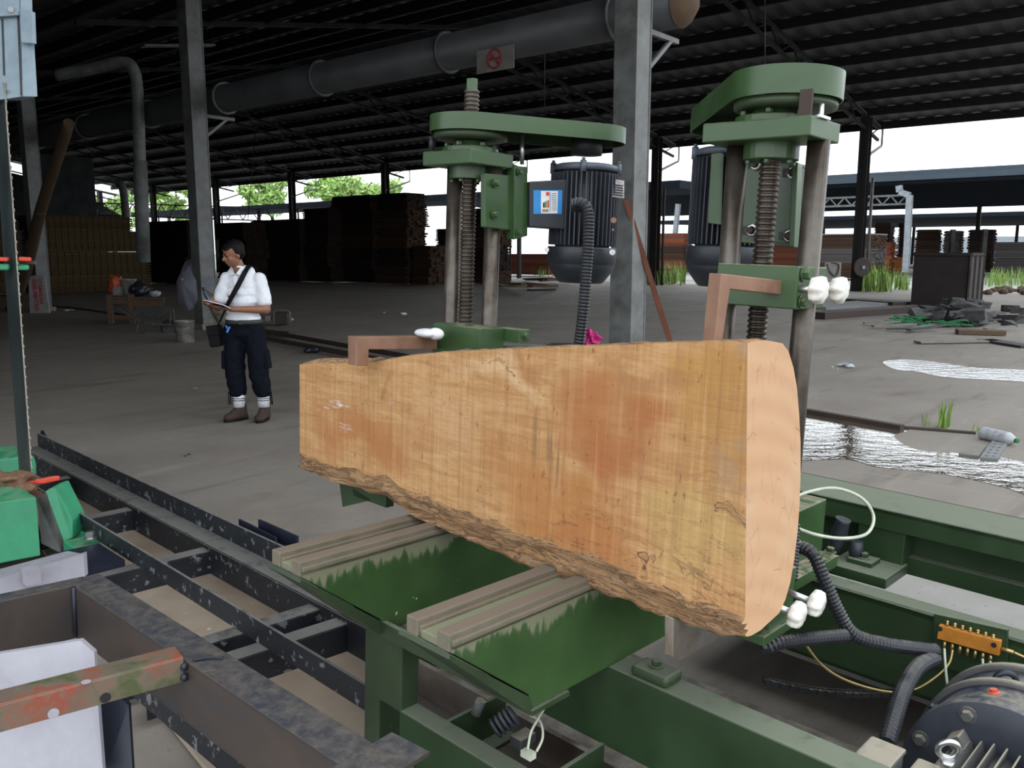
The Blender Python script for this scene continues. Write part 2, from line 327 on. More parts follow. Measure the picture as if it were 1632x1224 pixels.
def endgrain_mat():
    m, nt, b = new_mat('end_grain'); t = N(nt, 'ShaderNodeTexCoord')
    s = N(nt, 'ShaderNodeVectorMath', operation='SUBTRACT'); L(nt, t.outputs['Object'], s.inputs[0]); s.inputs[1].default_value = (-.10, 0, -.30)
    mu = N(nt, 'ShaderNodeVectorMath', operation='MULTIPLY'); L(nt, s.outputs[0], mu.inputs[0]); mu.inputs[1].default_value = (1, 0, .8)
    n = noise(nt, t.outputs['Object'], 5, 3)
    l = N(nt, 'ShaderNodeVectorMath', operation='LENGTH'); L(nt, mu.outputs[0], l.inputs[0])
    r = math_(nt, 'SINE', math_(nt, 'MULTIPLY', math_(nt, 'ADD', l.outputs[1], math_(nt, 'MULTIPLY', n, .05)), 130))
    c = mixc(nt, math_(nt, 'MULTIPLY', math_(nt, 'ADD', r, 1.0), .28), (.56, .335, .195), (.49, .28, .155))
    c = mixc(nt, ramp(nt, noise(nt, t.outputs['Object'], 4, 4), [(.45, (0, 0, 0)), (.7, (.5, .5, .5))]), c, (.58, .42, .28))
    vv_ = N(nt, 'ShaderNodeTexVoronoi', feature='DISTANCE_TO_EDGE'); vv_.inputs['Scale'].default_value = 13; L(nt, coords(nt, (2.0, 1, .8)), vv_.inputs['Vector'])
    gate = noise(nt, t.outputs['Object'], 11, 3)
    k = math_(nt, 'MULTIPLY', ramp(nt, vv_.outputs[0], [(.0, (1, 1, 1)), (.012, (0, 0, 0))]), ramp(nt, gate, [(.48, (0, 0, 0)), (.54, (.85, .85, .85))]))
    c = mixc(nt, k, c, (.16, .09, .07)); L(nt, c, b.inputs['Base Color']); b.inputs['Roughness'].default_value = .7; b.inputs['Specular IOR Level'].default_value = .25
    bump(nt, b, n, .1, .01); return m
ENDG = endgrain_mat()
def bark_mat():
    m, nt, b = new_mat('bark_edge'); v = coords(nt, (1, .8, 7)); n = noise(nt, v, 7, 6, .7, 1.2)
    c = ramp(nt, n, [(.30, (.045, .025, .018)), (.40, (.17, .09, .05)), (.47, (.42, .235, .10)), (.52, (.10, .055, .035)), (.58, (.36, .21, .10)), (.66, (.20, .13, .08)), (.75, (.50, .33, .16))])
    L(nt, c, b.inputs['Base Color']); b.inputs['Roughness'].default_value = .85; bump(nt, b, n, .8, .012); return m
BARK = bark_mat()

# ------------------------------------------------------------------ mesh builder
class MB:
    def __init__(s): s.v = []; s.f = []; s.m = []; s.cur = 0; s.smooth = []
    def add(s, vs, fs, smooth=False):
        o = len(s.v); s.v += [Vector(v) for v in vs]
        for f in fs: s.f.append([i + o for i in f]); s.m.append(s.cur); s.smooth.append(smooth)
        return s
    def box(s, a, b):
        x0, y0, z0 = (min(a[i], b[i]) for i in range(3)); x1, y1, z1 = (max(a[i], b[i]) for i in range(3))
        return s.add([(x0, y0, z0), (x1, y0, z0), (x1, y1, z0), (x0, y1, z0), (x0, y0, z1), (x1, y0, z1), (x1, y1, z1), (x0, y1, z1)],
              [(0, 3, 2, 1), (4, 5, 6, 7), (0, 1, 5, 4), (1, 2, 6, 5), (2, 3, 7, 6), (3, 0, 4, 7)])
    def cbox(s, c, d, rot=None):
        R = rot or Matrix.Identity(3); c = Vector(c)
        vs = [c + R @ Vector((i * d[0] / 2, j * d[1] / 2, k * d[2] / 2)) for k in (-1, 1) for i, j in ((-1, -1), (1, -1), (1, 1), (-1, 1))]
        return s.add(vs, [(0, 3, 2, 1), (4, 5, 6, 7), (0, 1, 5, 4), (1, 2, 6, 5), (2, 3, 7, 6), (3, 0, 4, 7)])
    def bar(s, p, q, w, h, up=(0, 0, 1)):
        p, q = Vector(p), Vector(q); d = (q - p).normalized(); up = Vector(up)
        sx = d.cross(up); sx = sx.normalized() if sx.length > 1e-5 else d.orthogonal().normalized(); u = sx.cross(d).normalized()
        vs = [e + sx * (i * w / 2) + u * (j * h / 2) for e in (p, q) for i, j in ((-1, -1), (1, -1), (1, 1), (-1, 1))]
        return s.add(vs, [(0, 1, 2, 3), (7, 6, 5, 4), (0, 4, 5, 1), (1, 5, 6, 2), (2, 6, 7, 3), (3, 7, 4, 0)])
    def prism(s, pts, ext, smooth=False):
        n = len(pts); ext = Vector(ext); vs = [Vector(p) for p in pts] + [Vector(p) + ext for p in pts]
        s.add(vs, [tuple(range(n))[::-1], tuple(range(n, 2 * n))], False)
        o = len(s.v) - 2 * n
        for i in range(n): s.f.append([o + i, o + (i + 1) % n, o + n + (i + 1) % n, o + n + i]); s.m.append(s.cur); s.smooth.append(smooth)
        return s
    def lathe(s, prof, c, axis=(0, 0, 1), n=24, cap=True, smooth=True):
        """prof: list of (radius, distance along axis)"""
        a = Vector(axis).normalized(); x = a.orthogonal().normalized(); y = a.cross(x); c = Vector(c); vs = []
        for r, h in prof:
            for i in range(n):
                t = 2 * PI * i / n; vs.append(c + a * h + (x * math.cos(t) + y * math.sin(t)) * r)
        fs = [(k * n + i, k * n + (i + 1) % n, (k + 1) * n + (i + 1) % n, (k + 1) * n + i) for k in range(len(prof) - 1) for i in range(n)]
        s.add(vs, fs, smooth); o = len(s.v) - len(vs)
        if cap:
            for k, rev in ((0, True), (len(prof) - 1, False)):
                f = [o + k * n + i for i in range(n)]
                s.f.append(f[::-1] if rev else f); s.m.append(s.cur); s.smooth.append(False)
        return s
    def cyl(s, p, q, r, n=20, r2=None):
        p, q = Vector(p), Vector(q); return s.lathe([(r, 0), (r if r2 is None else r2, (q - p).length)], p, q - p, n)
    def tube(s, path, r, n=10, rings=False, pitch=.008, closed=False):
        P = [Vector(p) for p in path]
        P = smoothpath(P, closed)
        if rings:
            P = resample(P, pitch / 2); rr = [r * (1.12 if i % 2 else .90) for i in range(len(P))]
        else: rr = [r(i / (len(P) - 1)) if callable(r) else r for i in range(len(P))]
        vs = []; up = None
        for i, p in enumerate(P):
            t = (P[min(i + 1, len(P) - 1)] - P[max(i - 1, 0)]).normalized()
            if up is None: up = t.orthogonal().normalized()
            up = (up - t * up.dot(t)).normalized(); w = t.cross(up)
            for k in range(n): a = 2 * PI * k / n; vs.append(p + (up * math.cos(a) + w * math.sin(a)) * rr[i])
        fs = [(k * n + i, k * n + (i + 1) % n, (k + 1) * n + (i + 1) % n, (k + 1) * n + i) for k in range(len(P) - 1) for i in range(n)]
        s.add(vs, fs, not rings); o = len(s.v) - len(vs)
        s.f.append([o + i for i in range(n)][::-1]); s.f.append([o + (len(P) - 1) * n + i for i in range(n)]); s.m += [s.cur] * 2; s.smooth += [False] * 2
        return s
    def torus(s, c, axis, R, r, n=24, k=10):
        a = Vector(axis).normalized(); x = a.orthogonal().normalized(); y = a.cross(x); c = Vector(c); vs = []
        for i in range(n):
            t = 2 * PI * i / n; d = x * math.cos(t) + y * math.sin(t)
            for j in range(k): q = 2 * PI * j / k; vs.append(c + d * (R + r * math.cos(q)) + a * r * math.sin(q))
        return s.add(vs, [(i * k + j, ((i + 1) % n) * k + j, ((i + 1) % n) * k + (j + 1) % k, i * k + (j + 1) % k) for i in range(n) for j in range(k)], True)
    def ell(s, c, rad, rot=None, n=16, m=10):
        R = rot or Matrix.Identity(3); c = Vector(c); vs = [c + R @ Vector((0, 0, -rad[2]))]
        for j in range(1, m):
            ph = -PI / 2 + PI * j / m
            for i in range(n):
                t = 2 * PI * i / n; vs.append(c + R @ Vector((rad[0] * math.cos(ph) * math.cos(t), rad[1] * math.cos(ph) * math.sin(t), rad[2] * math.sin(ph))))
        vs.append(c + R @ Vector((0, 0, rad[2]))); fs = [(0, 1 + (i + 1) % n, 1 + i) for i in range(n)]
        for j in range(m - 2): fs += [(1 + j * n + i, 1 + j * n + (i + 1) % n, 1 + (j + 1) * n + (i + 1) % n, 1 + (j + 1) * n + i) for i in range(n)]
        T = len(vs) - 1; fs += [(T, 1 + (m - 2) * n + i, 1 + (m - 2) * n + (i + 1) % n) for i in range(n)]
        return s.add(vs, fs, True)
    def cap(s, p, q, r, r2=None, n=14):
        p, q = Vector(p), Vector(q); r2 = r if r2 is None else r2; h = (q - p).length; pr = []
        for k in range(1, 6): a = PI / 2 * k / 6; pr.append((r * math.sin(a), -r * math.cos(a)))
        pr += [(r, 0), (r2, h)]
        for k in range(5, 0, -1): a = PI / 2 * k / 6; pr.append((r2 * math.sin(a), h + r2 * math.cos(a)))
        return s.lathe(pr, p, (q - p) if h > 1e-6 else (0, 0, 1), n)
def smoothpath(P, closed=False, k=8):
    if len(P) < 3: return P
    out = []; n = len(P); rng = range(n) if closed else range(n - 1)
    for i in rng:
        p0 = P[(i - 1) % n] if closed or i > 0 else P[0]; p1 = P[i]; p2 = P[(i + 1) % n]; p3 = P[(i + 2) % n] if closed or i + 2 < n else P[-1]
        for j in range(k):
            t = j / k; out.append(.5 * ((2 * p1) + (p2 - p0) * t + (2 * p0 - 5 * p1 + 4 * p2 - p3) * t * t + (3 * p1 - p0 - 3 * p2 + p3) * t ** 3))
    out.append(P[0] if closed else P[-1]); return out
def resample(P, step):
    out = [P[0]]; acc = 0
    for a, b in zip(P, P[1:]):
        L_ = (b - a).length; d = step - acc
        while d < L_: out.append(a.lerp(b, d / L_)); d += step
        acc = L_ - (d - step)
    out.append(P[-1]); return out

INFO = {}
def link_mesh(name, mb, mats, base, bevel=0, remesh=0, smoothit=0, disp=None, seg=2):
    me = bpy.data.meshes.new(name); me.from_pydata([v - base for v in mb.v], [], mb.f)
    for m in (mats if isinstance(mats, (list, tuple)) else [mats]): me.materials.append(m)
    for i, p in enumerate(me.polygons): p.material_index = mb.m[i]; p.use_smooth = mb.smooth[i]
    bm = bmesh.new(); bm.from_mesh(me); bmesh.ops.recalc_face_normals(bm, faces=bm.faces); bm.to_mesh(me); bm.free()
    me.update(); o = bpy.data.objects.new(name, me); COL.objects.link(o)
    if remesh:
        r = o.modifiers.new('r', 'REMESH'); r.mode = 'VOXEL'; r.voxel_size = remesh; r.use_smooth_shade = True
        if smoothit: q = o.modifiers.new('s', 'SMOOTH'); q.iterations = smoothit; q.factor = .5
    if disp:
        tx = bpy.data.textures.new(name + '_folds', 'CLOUDS'); tx.noise_scale = disp[1]; tx.noise_depth = 3
        q = o.modifiers.new('d', 'DISPLACE'); q.texture = tx; q.strength = disp[0]; q.mid_level = .5; q.texture_coords = 'LOCAL'
    if bevel:
        q = o.modifiers.new('b', 'BEVEL'); q.width = bevel; q.segments = seg; q.limit_method = 'ANGLE'; q.angle_limit = math.radians(40)
    return o
def tag(o, label=None, cat=None, group=None, kind=None):
    if label: o['label'] = label
    if cat: o['category'] = cat
    if group: o['group'] = group
    if kind: o['kind'] = kind
def thing(name, base, label, cat, group=None, fr='M', kind=None):
    o = bpy.data.objects.new(name, None); COL.objects.link(o); o.empty_display_size = .1
    o.matrix_world = FR[fr] @ Matrix.Translation(base); INFO[o.name] = Vector(base); tag(o, label, cat, group, kind); return o
def part(name, mb, mat, parent, label=None, kind=None, **k):
    base = INFO[parent.name]; o = link_mesh(name, mb, mat, base, **k); o.parent = parent; INFO[o.name] = base; tag(o, label, kind=kind); return o
def solo(name, mb, mat, base, label, cat, group=None, fr='M', kind=None, **k):
    o = link_mesh(name, mb, mat, Vector(base), **k); o.matrix_world = FR[fr] @ Matrix.Translation(base); INFO[o.name] = Vector(base); tag(o, label, cat, group, kind); return o
def struct(name, mb, mat, base=(0, 0, 0), fr='E', **k):
    return solo(name, mb, mat, base, None, None, fr=fr, kind='structure', **k)

# ================================================================== THE SETTING (building frame: x across the shed, y along it)
Y0, Y1 = 2.6, 74.0
def roofz(x):
    return 6.55 + (36.8 - x) * .18 if x > 22 else 6.55 + 14.8 * .18 - (22 - x) * .18
mb = MB(); mb.box((-14, -30, -.2), (37.3, 76, 0)); struct('floor', mb, FLOOR)
mb = MB(); mb.box((-200, -250, -.25), (400, 400, -.06)); struct('ground', mb, GROUND)
# corrugated roof: two slopes, ribs running down the slope
def corrug(xa, xb):
    m = MB(); vs = []; fs = []; n = int((Y1 - Y0) / .16)
    xs = [xa, xb]
    for i in range(n + 1):
        y = Y0 + (Y1 - Y0) * i / n; dz = (.035 if i % 4 in (1, 2) else 0)
        for x in xs: vs.append((x, y, roofz(x) + dz + .12))
    for i in range(n): fs.append((2 * i, 2 * i + 1, 2 * i + 3, 2 * i + 2))
    m.add(vs, fs); return m
XR = -2.5
m1 = corrug(22, 36.8); m2 = corrug(XR, 22); m1.add(m2.v, m2.f)
ceil_ = struct('ceiling', m1, ROOF, (0, 0, 0))
sol = ceil_.modifiers.new('t', 'SOLIDIFY'); sol.thickness = .01; sol.offset = 1
x = 36.6
while x > XR:
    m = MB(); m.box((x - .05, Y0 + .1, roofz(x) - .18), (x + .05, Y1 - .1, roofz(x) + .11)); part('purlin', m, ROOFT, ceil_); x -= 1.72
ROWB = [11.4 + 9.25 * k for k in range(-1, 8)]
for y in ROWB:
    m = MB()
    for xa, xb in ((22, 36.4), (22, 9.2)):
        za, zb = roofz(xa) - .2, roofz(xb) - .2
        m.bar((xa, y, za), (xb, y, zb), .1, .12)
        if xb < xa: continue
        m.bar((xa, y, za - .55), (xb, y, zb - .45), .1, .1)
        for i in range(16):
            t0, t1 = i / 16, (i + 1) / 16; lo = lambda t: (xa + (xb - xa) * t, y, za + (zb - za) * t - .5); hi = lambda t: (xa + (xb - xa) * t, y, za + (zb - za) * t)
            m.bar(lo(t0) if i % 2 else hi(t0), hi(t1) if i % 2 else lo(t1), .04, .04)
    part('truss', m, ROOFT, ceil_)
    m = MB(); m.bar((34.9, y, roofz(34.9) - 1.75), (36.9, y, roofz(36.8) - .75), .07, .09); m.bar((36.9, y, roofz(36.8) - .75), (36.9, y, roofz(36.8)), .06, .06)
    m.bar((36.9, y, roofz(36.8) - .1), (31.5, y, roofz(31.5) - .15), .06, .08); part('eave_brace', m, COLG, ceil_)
for x, y, dx in ((13.5, 14, 2.2), (12.5, 24, 2.2)):
    m = MB(); m.bar((x, y, roofz(x) - .25), (x + dx, y, roofz(x + dx) - .25), .25, .06); part('skylight_batten', m, BOARDW, ceil_)
# far gable end with its open corner, and the daylight slit under the roof
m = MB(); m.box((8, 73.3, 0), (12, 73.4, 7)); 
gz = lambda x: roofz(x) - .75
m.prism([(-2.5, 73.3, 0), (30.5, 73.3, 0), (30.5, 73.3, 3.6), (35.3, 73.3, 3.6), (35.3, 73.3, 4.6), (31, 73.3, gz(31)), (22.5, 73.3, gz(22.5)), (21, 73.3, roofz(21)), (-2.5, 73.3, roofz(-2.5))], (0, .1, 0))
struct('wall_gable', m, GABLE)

m = MB(); m.box((-3.4, 8.0, 0), (-3.3, 74, 5.5)); struct('wall_light_block', m, GABLE)  # unseen wall, added to shut daylight out of the left interior
# ---- columns
def hcol(m, x, y, z0, z1, w=.30, t=.025):
    m.box((x - w / 2, y - w / 2, z0), (x - w / 2 + t, y + w / 2, z1)); m.box((x + w / 2 - t, y - w / 2, z0), (x + w / 2, y + w / 2, z1)); m.box((x - w / 2, y - t / 2, z0), (x + w / 2, y + t / 2, z1))
ORD = ['', 'second', 'third', 'fourth', 'fifth', 'sixth', 'seventh', 'eighth']
for k, y in enumerate(ROWB[1:]):
    t = thing('steel_column', (34.9, y, 0), ('dark steel column with a valve wheel, first from the right on the open far side' if k == 0 else 'dark steel column on the open far side, %s from the right' % ORD[k]), 'column', 'columns on the open far side', 'E')
    m = MB(); hcol(m, 34.9, y, 0, roofz(34.9) - .2, .36); part('shaft', m, COLD, t)
    m = MB(); m.cyl((35.12, y - .3, .9 if k == 0 else 0), (35.12, y - .3, 4.4), .06, 10); part('downpipe', m, COLG if k == 0 else COLD, t)
    if k == 0:
        m = MB(); m.lathe([(.36, 0), (.38, .03), (.38, .07), (.36, .1)], (34.6, y - .25, .95), (-.643, -.766, 0), 20); wv = part('valve_wheel', m, RUSTY, t)
        m = MB(); m.lathe([(.07, 0), (.07, .06)], Vector((34.6, y - .25, .95)) + Vector((-.643, -.766, 0)) * .1, (-.643, -.766, 0), 12); part('wheel_hub', m, POSTW, wv)
def near_col(y, x, label, rust):
    t = thing('steel_column', (x, y, 0), label, 'column', None, 'E')
    m = MB(); m.box((x - .17, y - .16, .12), (x - .145, y + .16, roofz(x))); m.box((x + .145, y - .16, .12), (x + .17, y + .16, roofz(x))); m.box((x - .145, y - .15, .12), (x + .145, y - .12, roofz(x)))
    part('shaft', m, COLG, t, bevel=.006)
    m = MB(); m.box((x - .24, y - .24, 0), (x + .24, y + .24, .12)); part('pedestal', m, CONC, t, bevel=.015)
    return t
P = EG(998, 600); colR = near_col(P.y, P.x, 'tall grey steel column standing right behind the log and the left motor', 1)
P2 = EG(330, 524); colL = near_col(P2.y, P2.x, 'grey steel column between the white umbrella and the man', 1)
near_col(24.1, P2.x, 'dark steel column at far left, behind the saw blade and the leaning sign', 0)
# ---- duct along the column row
DX = P.x + .75
zA = EX(370, 160, DX); zB = EX(900, 38, DX)
DZ = (zA.z + zB.z) / 2
t = thing('extraction_duct', (DX, P.y, DZ), 'long galvanised round duct running high beside the two big columns', 'duct', None, 'E')
ya = EX(1085, 0, DX).y
m = MB(); m.cyl((DX, ya, DZ), (DX, 40, DZ), .27, 28); part('pipe', m, DUCT, t)
m = MB(); m.lathe([(.0, -.22), (.12, -.2), (.24, -.08), (.28, 0)], (DX, ya, DZ), (0, 1, 0), 28, cap=False); part('end_cap', m, PALLET, t)
for i in range(9):
    y = ya + .9 + i * 3.1; m = MB(); m.lathe([(.275, 0), (.315, 0), (.315, .03), (.275, .03)], (DX, y, DZ), (0, 1, 0), 28, cap=False); part('flange_ring', m, DUCT if i % 3 else COLG, t)
def bracket(y, px=None):
    m = MB(); m.bar((P.x + .15, y, DZ - .36), (DX + .3, y, DZ - .36), .06, .06); m.bar((P.x + .15, y, DZ - .95), (DX + .15, y, DZ - .36), .05, .05); part('bracket', m, COLG, t)
bracket(P.y); bracket(P2.y)
m = MB(); q = EX(790, 88, DX - .28); m.box((DX - .3, q.y - .35, q.z - .22), (DX - .285, q.y + .35, q.z + .1)); sg = solo('warning_sign', m, BOARDW, (DX - .29, q.y, q.z), 'small white no smoking sign hanging under the duct', 'sign', fr='E')
m = MB(); m.torus((DX - .305, q.y, q.z - .05), (1, 0, 0), .13, .015, 24, 6); m.bar((DX - .305, q.y - .1, q.z - .15), (DX - .305, q.y + .1, q.z + .05), .02, .02); m.bar((DX - .305, q.y - .1, q.z - .05), (DX - .305, q.y + .1, q.z - .05), .015, .035); part('prohibition_symbol', m, SIGNR, sg)
# bent drop pipe hanging left of the column
pts = [ED(90, 120, 19), ED(150, 108, 19), ED(195, 99, 19), ED(213, 112, 19), ED(219, 150, 19), ED(223, 260, 19), ED(227, 350, 19), ED(229, 418, 19)]
m = MB(); m.tube(pts, .125, 14); t = solo('drop_pipe', m, COLG, pts[-1], 'bent grey drop pipe hanging from the roof at left, open at its lower end', 'pipe', fr='E')
m = MB(); a, b = ED(223, 256, 19), ED(229, 418, 19); m.cyl(a, b, .145, 16); part('sleeve', m, COLG, t)
pts = [ED(185, 293, 50), ED(193, 294, 50), ED(198, 315, 50), ED(201, 350, 50)]
m = MB(); m.tube(pts, .22, 12); solo('elbow_pipe', m, COLG, pts[-1], 'short bent pipe in front of the far left opening', 'pipe', fr='E')
# leaning log-like post at left
m = MB(); a, b = WG(18, 494), WD(110, 196, 17); m.tube([a, a.lerp(b, .3) + Vector((.05, 0, 0)), a.lerp(b, .62) - Vector((.03, 0, 0)), b], lambda s: .16 - .06 * s, 14)
for s_ in (.25, .42, .6): m.ell(a.lerp(b, s_) + Vector((.05, -.12, 0)), (.12, .08, .06))
solo('leaning_trunk', m, PALLET, a, 'rough tree trunk leaning up behind the saw blade', 'tree trunk', fr='W')
# red pipe high up near the open side
q1 = EX(1632, 84, 33.5); q2 = EX(1100, 152, 33.5); zr = (q1.z + q2.z) / 2
m = MB(); m.cyl((33.5, 2, zr), (33.5, 73, zr), .055, 10); solo('fire_pipe', m, PIPER, (33.5, 11, zr), 'thin rusty red pipe running along the roof trusses', 'pipe', fr='E')
# thin cables hanging from the roof
for i, (px, y0, y1, d, lb) in enumerate(((1219, 20, 112, 14, 'thin black cable hanging above the right belt cover'), (868, 60, 180, 16, 'thin black cable hanging over the left belt cover'), (405, 232, 350, 40, 'thin dark cable hanging beside the man\'s column'))):
    a, b = WD(px, y0, d), WD(px - (10 if i == 2 else 0), y1, d); m = MB(); m.cyl(b, a + (a - b) * .3, .008 if i < 2 else .02, 6); solo('hanging_cable', m, BLACK, b, lb, 'cable', fr='W')
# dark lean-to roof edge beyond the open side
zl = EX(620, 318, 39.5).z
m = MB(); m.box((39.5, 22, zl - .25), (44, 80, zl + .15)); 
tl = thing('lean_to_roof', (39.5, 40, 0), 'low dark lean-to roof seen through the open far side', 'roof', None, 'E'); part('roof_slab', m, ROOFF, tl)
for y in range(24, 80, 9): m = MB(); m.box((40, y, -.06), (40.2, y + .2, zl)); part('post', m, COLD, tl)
# light trusswork against the trees at the open corner
t = thing('steel_trusswork', (36, 70, 0), 'tangle of thin steel lattice against the trees near the far left corner', 'truss', None, 'E')
m = MB()
for z_ in (4.9, 3.9):
    m.bar((40, 58, z_), (33, 72.5, z_ + .6), .1, .1)
for i in range(12):
    a = Vector((40, 58, 3.9)).lerp(Vector((33, 72.5, 4.5)), i / 12); b = Vector((40, 58, 4.9)).lerp(Vector((33, 72.5, 5.5)), (i + .5) / 12); c = Vector((40, 58, 3.9)).lerp(Vector((33, 72.5, 4.5)), (i + 1) / 12); m.bar(a, b, .06, .06); m.bar(b, c, .06, .06)
part('lattice', m, COLD, t); m = MB(); m.bar((33, 72.8, 0), (33, 72.8, 5), .15, .15); m.bar((31, 72.8, 3.8), (35, 72.8, 5.2), .08, .08); part('corner_post', m, COLD, t)

# ---- lumber stacks: each bundle its own thing
def bundle(x0, x1, y0, y1, z0, z1, mat, label, group, nlay=10, nb=6, along='y', stick=.0, jit=.04, rot=0):
    """boards of one strapped bundle; along = direction the boards run"""
    m = MB(); H = z1 - z0; lay = H / nlay
    for k in range(nlay):
        za = z0 + k * lay; zb = za + lay * (.84 if stick == 0 else .55)
        for j in range(nb):
            e0, e1 = random.uniform(-jit, jit), random.uniform(-jit, jit)
            if along == 'y':
                w = (x1 - x0) / nb; m.box((x0 + j * w + .004, y0 + e0, za), (x0 + (j + 1) * w - .004, y1 + e1, zb))
            else:
                w = (y1 - y0) / nb; m.box((x0 + e0, y0 + j * w + .004, za), (x1 + e1, y0 + (j + 1) * w - .004, zb))
        if stick:
            n = 16
            for q in range(n):
                t_ = (q + .5) / n
                if along == 'y': yy = y0 + (y1 - y0) * t_; m.box((x0, yy - .03, zb), (x1, yy + .03, za + lay))
                else: xx = x0 + (x1 - x0) * t_; m.box((xx - .015, y0, zb), (xx + .015, y1, za + lay))
    m.box((x0 + .07, y0 + .07, z0), (x1 - .07, y1 - .07, z1 + .010))  # hidden core, added so daylight does not show through the board gaps
    o = solo('lumber_bundle', m, mat, ((x0 + x1) / 2, (y0 + y1) / 2, z0), label, 'lumber', group, 'E'); return o
# big stickered stack at left: boards along x, face toward us at constant y
a = EG(66, 469); b = EYp(243, 463, a.y)
zt = [0, 1.03, 1.95, 2.45, 2.95]; xw = [(a.x, b.x), (a.x + .05, b.x), (a.x + .1, b.x - .4), (a.x - .1, b.x - .65)]
nm = ['lowest', 'second from the floor', 'third from the floor', 'topmost']
ytop = [EYp(150, y_, a.y).z for y_ in (467, 442, 402, 368, 345)]
for k in range(4):
    bundle(xw[k][0], xw[k][1], a.y, a.y + 1.6, ytop[k] + (.015 if k else .06), ytop[k + 1], LUM_Y, 'bundle of thin stickered boards in the tall left stack, ' + nm[k], 'stickered boards stacked at left', (10, 9, 8, 6)[k], 4, 'x', 1, .01)
a2 = EG(14, 472); bundle(a2.x - 2.5, EYp(40, 470, a2.y).x, a2.y, a2.y + 1.6, .05, EYp(20, 350, a2.y).z, LUM_Y, 'stickered boards at the left edge of the picture, behind the saw blade', 'stickered boards stacked at left', 30, 4, 'x', 1, .01)
m = MB(); q = EYp(60, 350, a.y + 3); q2_ = EYp(148, 252, a.y + 3); m.box((q.x, a.y + 3, 0), (q2_.x, a.y + 3.1, q2_.z)); solo('blue_tarp', m, GABLE, (q.x, a.y + 3, 0), 'dark blue sheet hanging above the stickered boards at left', 'tarp', fr='E')
def pxstack(pl, pr, pyb, pyts, depth, mat, desc, group, nb=5, nlay=8, along='y', jit=.05):
    a = EG(pr, pyb); L_ = EX(pl, pyb, a.x).y - .1; depth = min(depth, 1.3); a.y += .25
    zs = [0.0] + [max(.2, EX((pl + pr) / 2, y_, a.x).z) for y_ in pyts]
    for k in range(len(pyts)):
        dj = random.uniform(-.15, .15)
        pos = ('lowest bundle of ', 'second bundle from the floor in ', 'third bundle from the floor in ', 'fourth bundle from the floor in ', 'fifth bundle from the floor in ')[k]
        if len(pyts) > 1 and k == len(pyts) - 1: pos = 'topmost bundle of '
        if len(pyts) == 1: pos = ''
        bundle(a.x + dj, a.x + depth + dj, a.y, L_, zs[k] + (.012 if k else .06), zs[k + 1], mat if not isinstance(mat, list) else mat[k % len(mat)], pos + desc, group, nlay, nb, 'y', 0, jit)
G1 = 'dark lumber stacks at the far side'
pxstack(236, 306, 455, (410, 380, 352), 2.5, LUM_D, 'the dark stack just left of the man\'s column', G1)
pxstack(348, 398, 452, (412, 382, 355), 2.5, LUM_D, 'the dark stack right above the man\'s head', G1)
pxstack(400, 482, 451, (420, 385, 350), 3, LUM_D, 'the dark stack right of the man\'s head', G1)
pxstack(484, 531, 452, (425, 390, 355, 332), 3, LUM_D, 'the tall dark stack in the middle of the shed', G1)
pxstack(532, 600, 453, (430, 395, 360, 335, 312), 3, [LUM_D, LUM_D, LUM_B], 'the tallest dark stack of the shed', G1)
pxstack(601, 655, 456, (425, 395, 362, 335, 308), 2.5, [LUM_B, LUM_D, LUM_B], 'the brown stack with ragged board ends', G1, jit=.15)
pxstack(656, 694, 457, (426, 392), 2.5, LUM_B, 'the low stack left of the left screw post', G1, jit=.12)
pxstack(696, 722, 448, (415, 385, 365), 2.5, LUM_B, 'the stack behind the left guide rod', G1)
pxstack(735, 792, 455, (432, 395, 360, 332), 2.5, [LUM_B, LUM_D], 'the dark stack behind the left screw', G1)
# outside, red lumber
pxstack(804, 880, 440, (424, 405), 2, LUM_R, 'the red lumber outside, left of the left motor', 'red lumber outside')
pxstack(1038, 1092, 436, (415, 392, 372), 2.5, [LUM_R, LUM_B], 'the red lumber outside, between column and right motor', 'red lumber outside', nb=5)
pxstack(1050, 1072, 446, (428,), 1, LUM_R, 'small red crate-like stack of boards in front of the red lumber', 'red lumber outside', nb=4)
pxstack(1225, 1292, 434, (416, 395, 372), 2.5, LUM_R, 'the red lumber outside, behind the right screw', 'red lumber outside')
def yend(pl, pr, pre, pyb, pyts, mat, desc, group, width, jit=.06, nb=8, nlay=9):
    """stack whose boards run along y, its end face at right"""
    a = EG(pr, pyb); L_ = EX(pl, pyb, a.x).y
    zs = [0.0] + [EX(pr, y_, a.x).z for y_ in pyts]
    for k in range(len(pyts)):
        pos = ('lowest bundle of ', 'second bundle from the floor in ', 'third bundle from the floor in ')[k] if len(pyts) > 1 else ''
        if len(pyts) > 1 and k == len(pyts) - 1: pos = 'topmost bundle of '
        bundle(a.x, a.x + width, a.y, L_, zs[k] + (.012 if k else .06), zs[k + 1], mat if not isinstance(mat, list) else mat[k % len(mat)], pos + desc, group, nlay, nb, 'y', 0, jit)
yend(1300, 1386, 0, 446, (420, 396, 374), [LUM_B, LUM_G], 'the big white-topped stack left of the first far column', 'big stack with a white top', 2.6)
a = EG(1386, 446); L_ = EX(1300, 446, a.x).y; z_ = EX(1386, 374, a.x).z
m = MB(); m.box((a.x - .1, a.y, z_ + .01), (a.x + 2.7, L_, z_ + .07)); solo('white_sheet', m, TARP, (a.x, a.y, z_), 'pale sheet covering the big stack near the first far column', 'sheet', fr='E')
pxstack(1390, 1422, 438, (422, 408, 386), 1.6, [LUM_R, LUM_O], 'the orange stack right of the first far column', 'orange lumber', nb=4, jit=.15)
pxstack(1405, 1445, 436, (420, 410), 1.6, LUM_O, 'the low orange stack with protruding boards', 'orange lumber', nb=4, jit=.2)
G2 = 'grey brown stacks across the yard'
